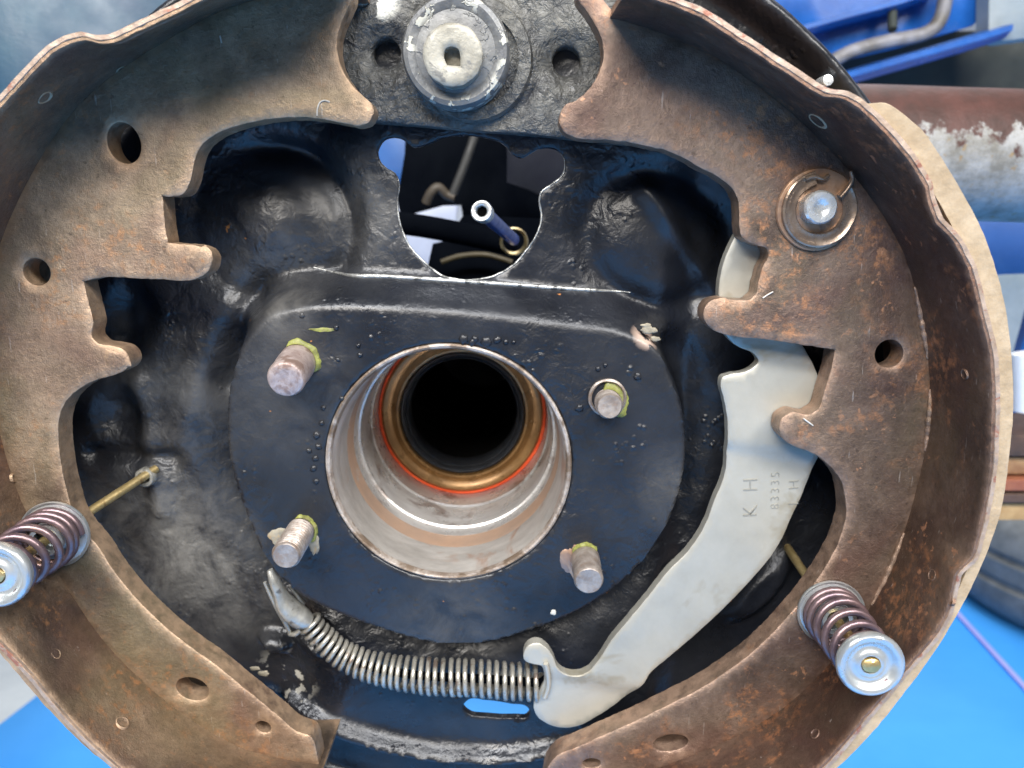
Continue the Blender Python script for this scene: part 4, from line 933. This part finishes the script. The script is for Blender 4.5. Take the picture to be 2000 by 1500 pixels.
# tyre lying on the floor
tg = G(1930, 1215); tcx, tcw = tg.x + 268, tg.z - 60
ty = thing("tyre", "dusty grey tyre lying flat on the blue mat at the right edge", "tyre", (tcx, FLOOR + 4, tcw))
TH_ = 190
lathe("tread", [(180, 30), (225, 4), (262, 10), (281, 32), (286, 50), (286, 66), (280, 70), (280, 78), (286, 82), (288, 108), (281, 112), (281, 120), (288, 124), (285, 150), (272, 172), (235, 186), (185, 165)], (tcx, FLOOR + 4, tcw), (0, 1, 0), MAT_TYRE, ty, 96, 40, caps=False)
lathe("tyre_bead", [(180, 30), (176, 34), (176, 158), (185, 166)], (tcx, FLOOR + 4, tcw), (0, 1, 0), MAT_RUBBER, ty, 64, 40, caps=False)
# inner wing, upper left
iw = flat("inner_wing", [(-400, -300), (-400, 520), (120, 420), (330, 90), (440, -60), (520, -300)], -210, 6, MAT_DULLBLUE, None, hf=lambda x, y: -210 + 14 * np.sin((x + y * .6) * .02)); tag(iw, "dusty steel-blue wheel arch panel behind the left shoe", "car panel")
# things behind the window of the plate; dark ones carry underbody shade in colour
d1 = thing("chassis_rail", "chassis rail behind the window in the plate, underbody shade in its near-black colour", "chassis rail", (*P(900, 320, -220), -220))
flat("rail_web", [(795, 150), (790, 300), (775, 390), (782, 423), (862, 401), (900, 400), (905, 430), (1100, 445), (1100, 150)], -225, 12, MAT_UNDER, d1)
tube("rail_rod", bezier_path([PW(928, 262, -205), PW(908, 320, -203), PW(884, 380, -203)], 4), 2.6, metal("dull_grey_rod", (.018, .018, .018), (.03, .03, .028), 60, (.5, .7), .0, .0002, 300, seed=60), d1, 10)
tube("rail_hook", bezier_path([PW(832, 396, -203), PW(842, 376, -201), PW(856, 366, -201), PW(872, 380, -203), PW(888, 386, -203)], 5), 2.8, metal("ochre_hook", (.045, .033, .02), (.06, .05, .038), 60, (.5, .7), .1, .0002, 300, seed=61), d1, 10)
ucov = flat("arch_liner", [(700, 180), (700, 370), (800, 370), (800, 330), (1010, 330), (1012, 300), (1130, 300), (1130, 180)], -260, 5, metal('mid_blue_paint', (.02, .09, .30), (.03, .13, .38), 25, (.4, .5), 0, .0002, 60, seed=70), None); tag(ucov, "blue panel glimpsed through the left ear of the plate window", "car panel")
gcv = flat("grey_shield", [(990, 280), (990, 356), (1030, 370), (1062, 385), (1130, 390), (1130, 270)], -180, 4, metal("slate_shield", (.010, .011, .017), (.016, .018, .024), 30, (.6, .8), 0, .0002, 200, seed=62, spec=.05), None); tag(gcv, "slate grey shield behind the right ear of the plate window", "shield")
bc = tube("black_hose", bezier_path([PW(700, 428, -120), PW(790, 437, -120), PW(850, 446, -120), PW(930, 462, -120), PW(1010, 480, -120)], 6), 5.2, MAT_UNDER, None, 16); tag(bc, "black hose crossing the white gap low in the plate window", "hose")
wb = flat("white_board", [(690, 380), (690, 560), (880, 560), (895, 380)], -420, 8, metal("bright_white_board", (.42, .45, .54), (.50, .53, .62), 20, (.4, .5), 0, .0001, 100, seed=63), None); tag(wb, "white board glimpsed at the lower left of the plate window", "board")
dk = flat("dark_casing", [(845, 476), (870, 470), (905, 420), (1130, 430), (1130, 640), (820, 640), (835, 520)], -160, 30, MAT_UNDER, None, smooth_=False); tag(dk, "dark casing filling the bottom right of the plate window", "casing")
tube("casing_rib", bezier_path([PW(862, 512, -150), PW(900, 500, -150), PW(950, 498, -150), PW(1000, 512, -150)], 6), 1.5, metal("ochre_rib", (.05, .038, .018), (.08, .062, .03), 60, (.4, .6), .2, .0002, 300, seed=64), dk, 8)
# bolt end beside the top right of the plate rim
bt = lathe("bolt_end", [(1.7, -6), (1.7, -.6), (1.5, -.15), (1.1, 0), (.01, -.1)], PW(1618, 156, 9.5), (0, 0, 1), MAT_CHROME, None, 24, 40, .1); tag(bt, "small bright bolt end by the top of the right lining", "bolt")
for o in bpy.data.objects:
    if '_o' in o: del o['_o']
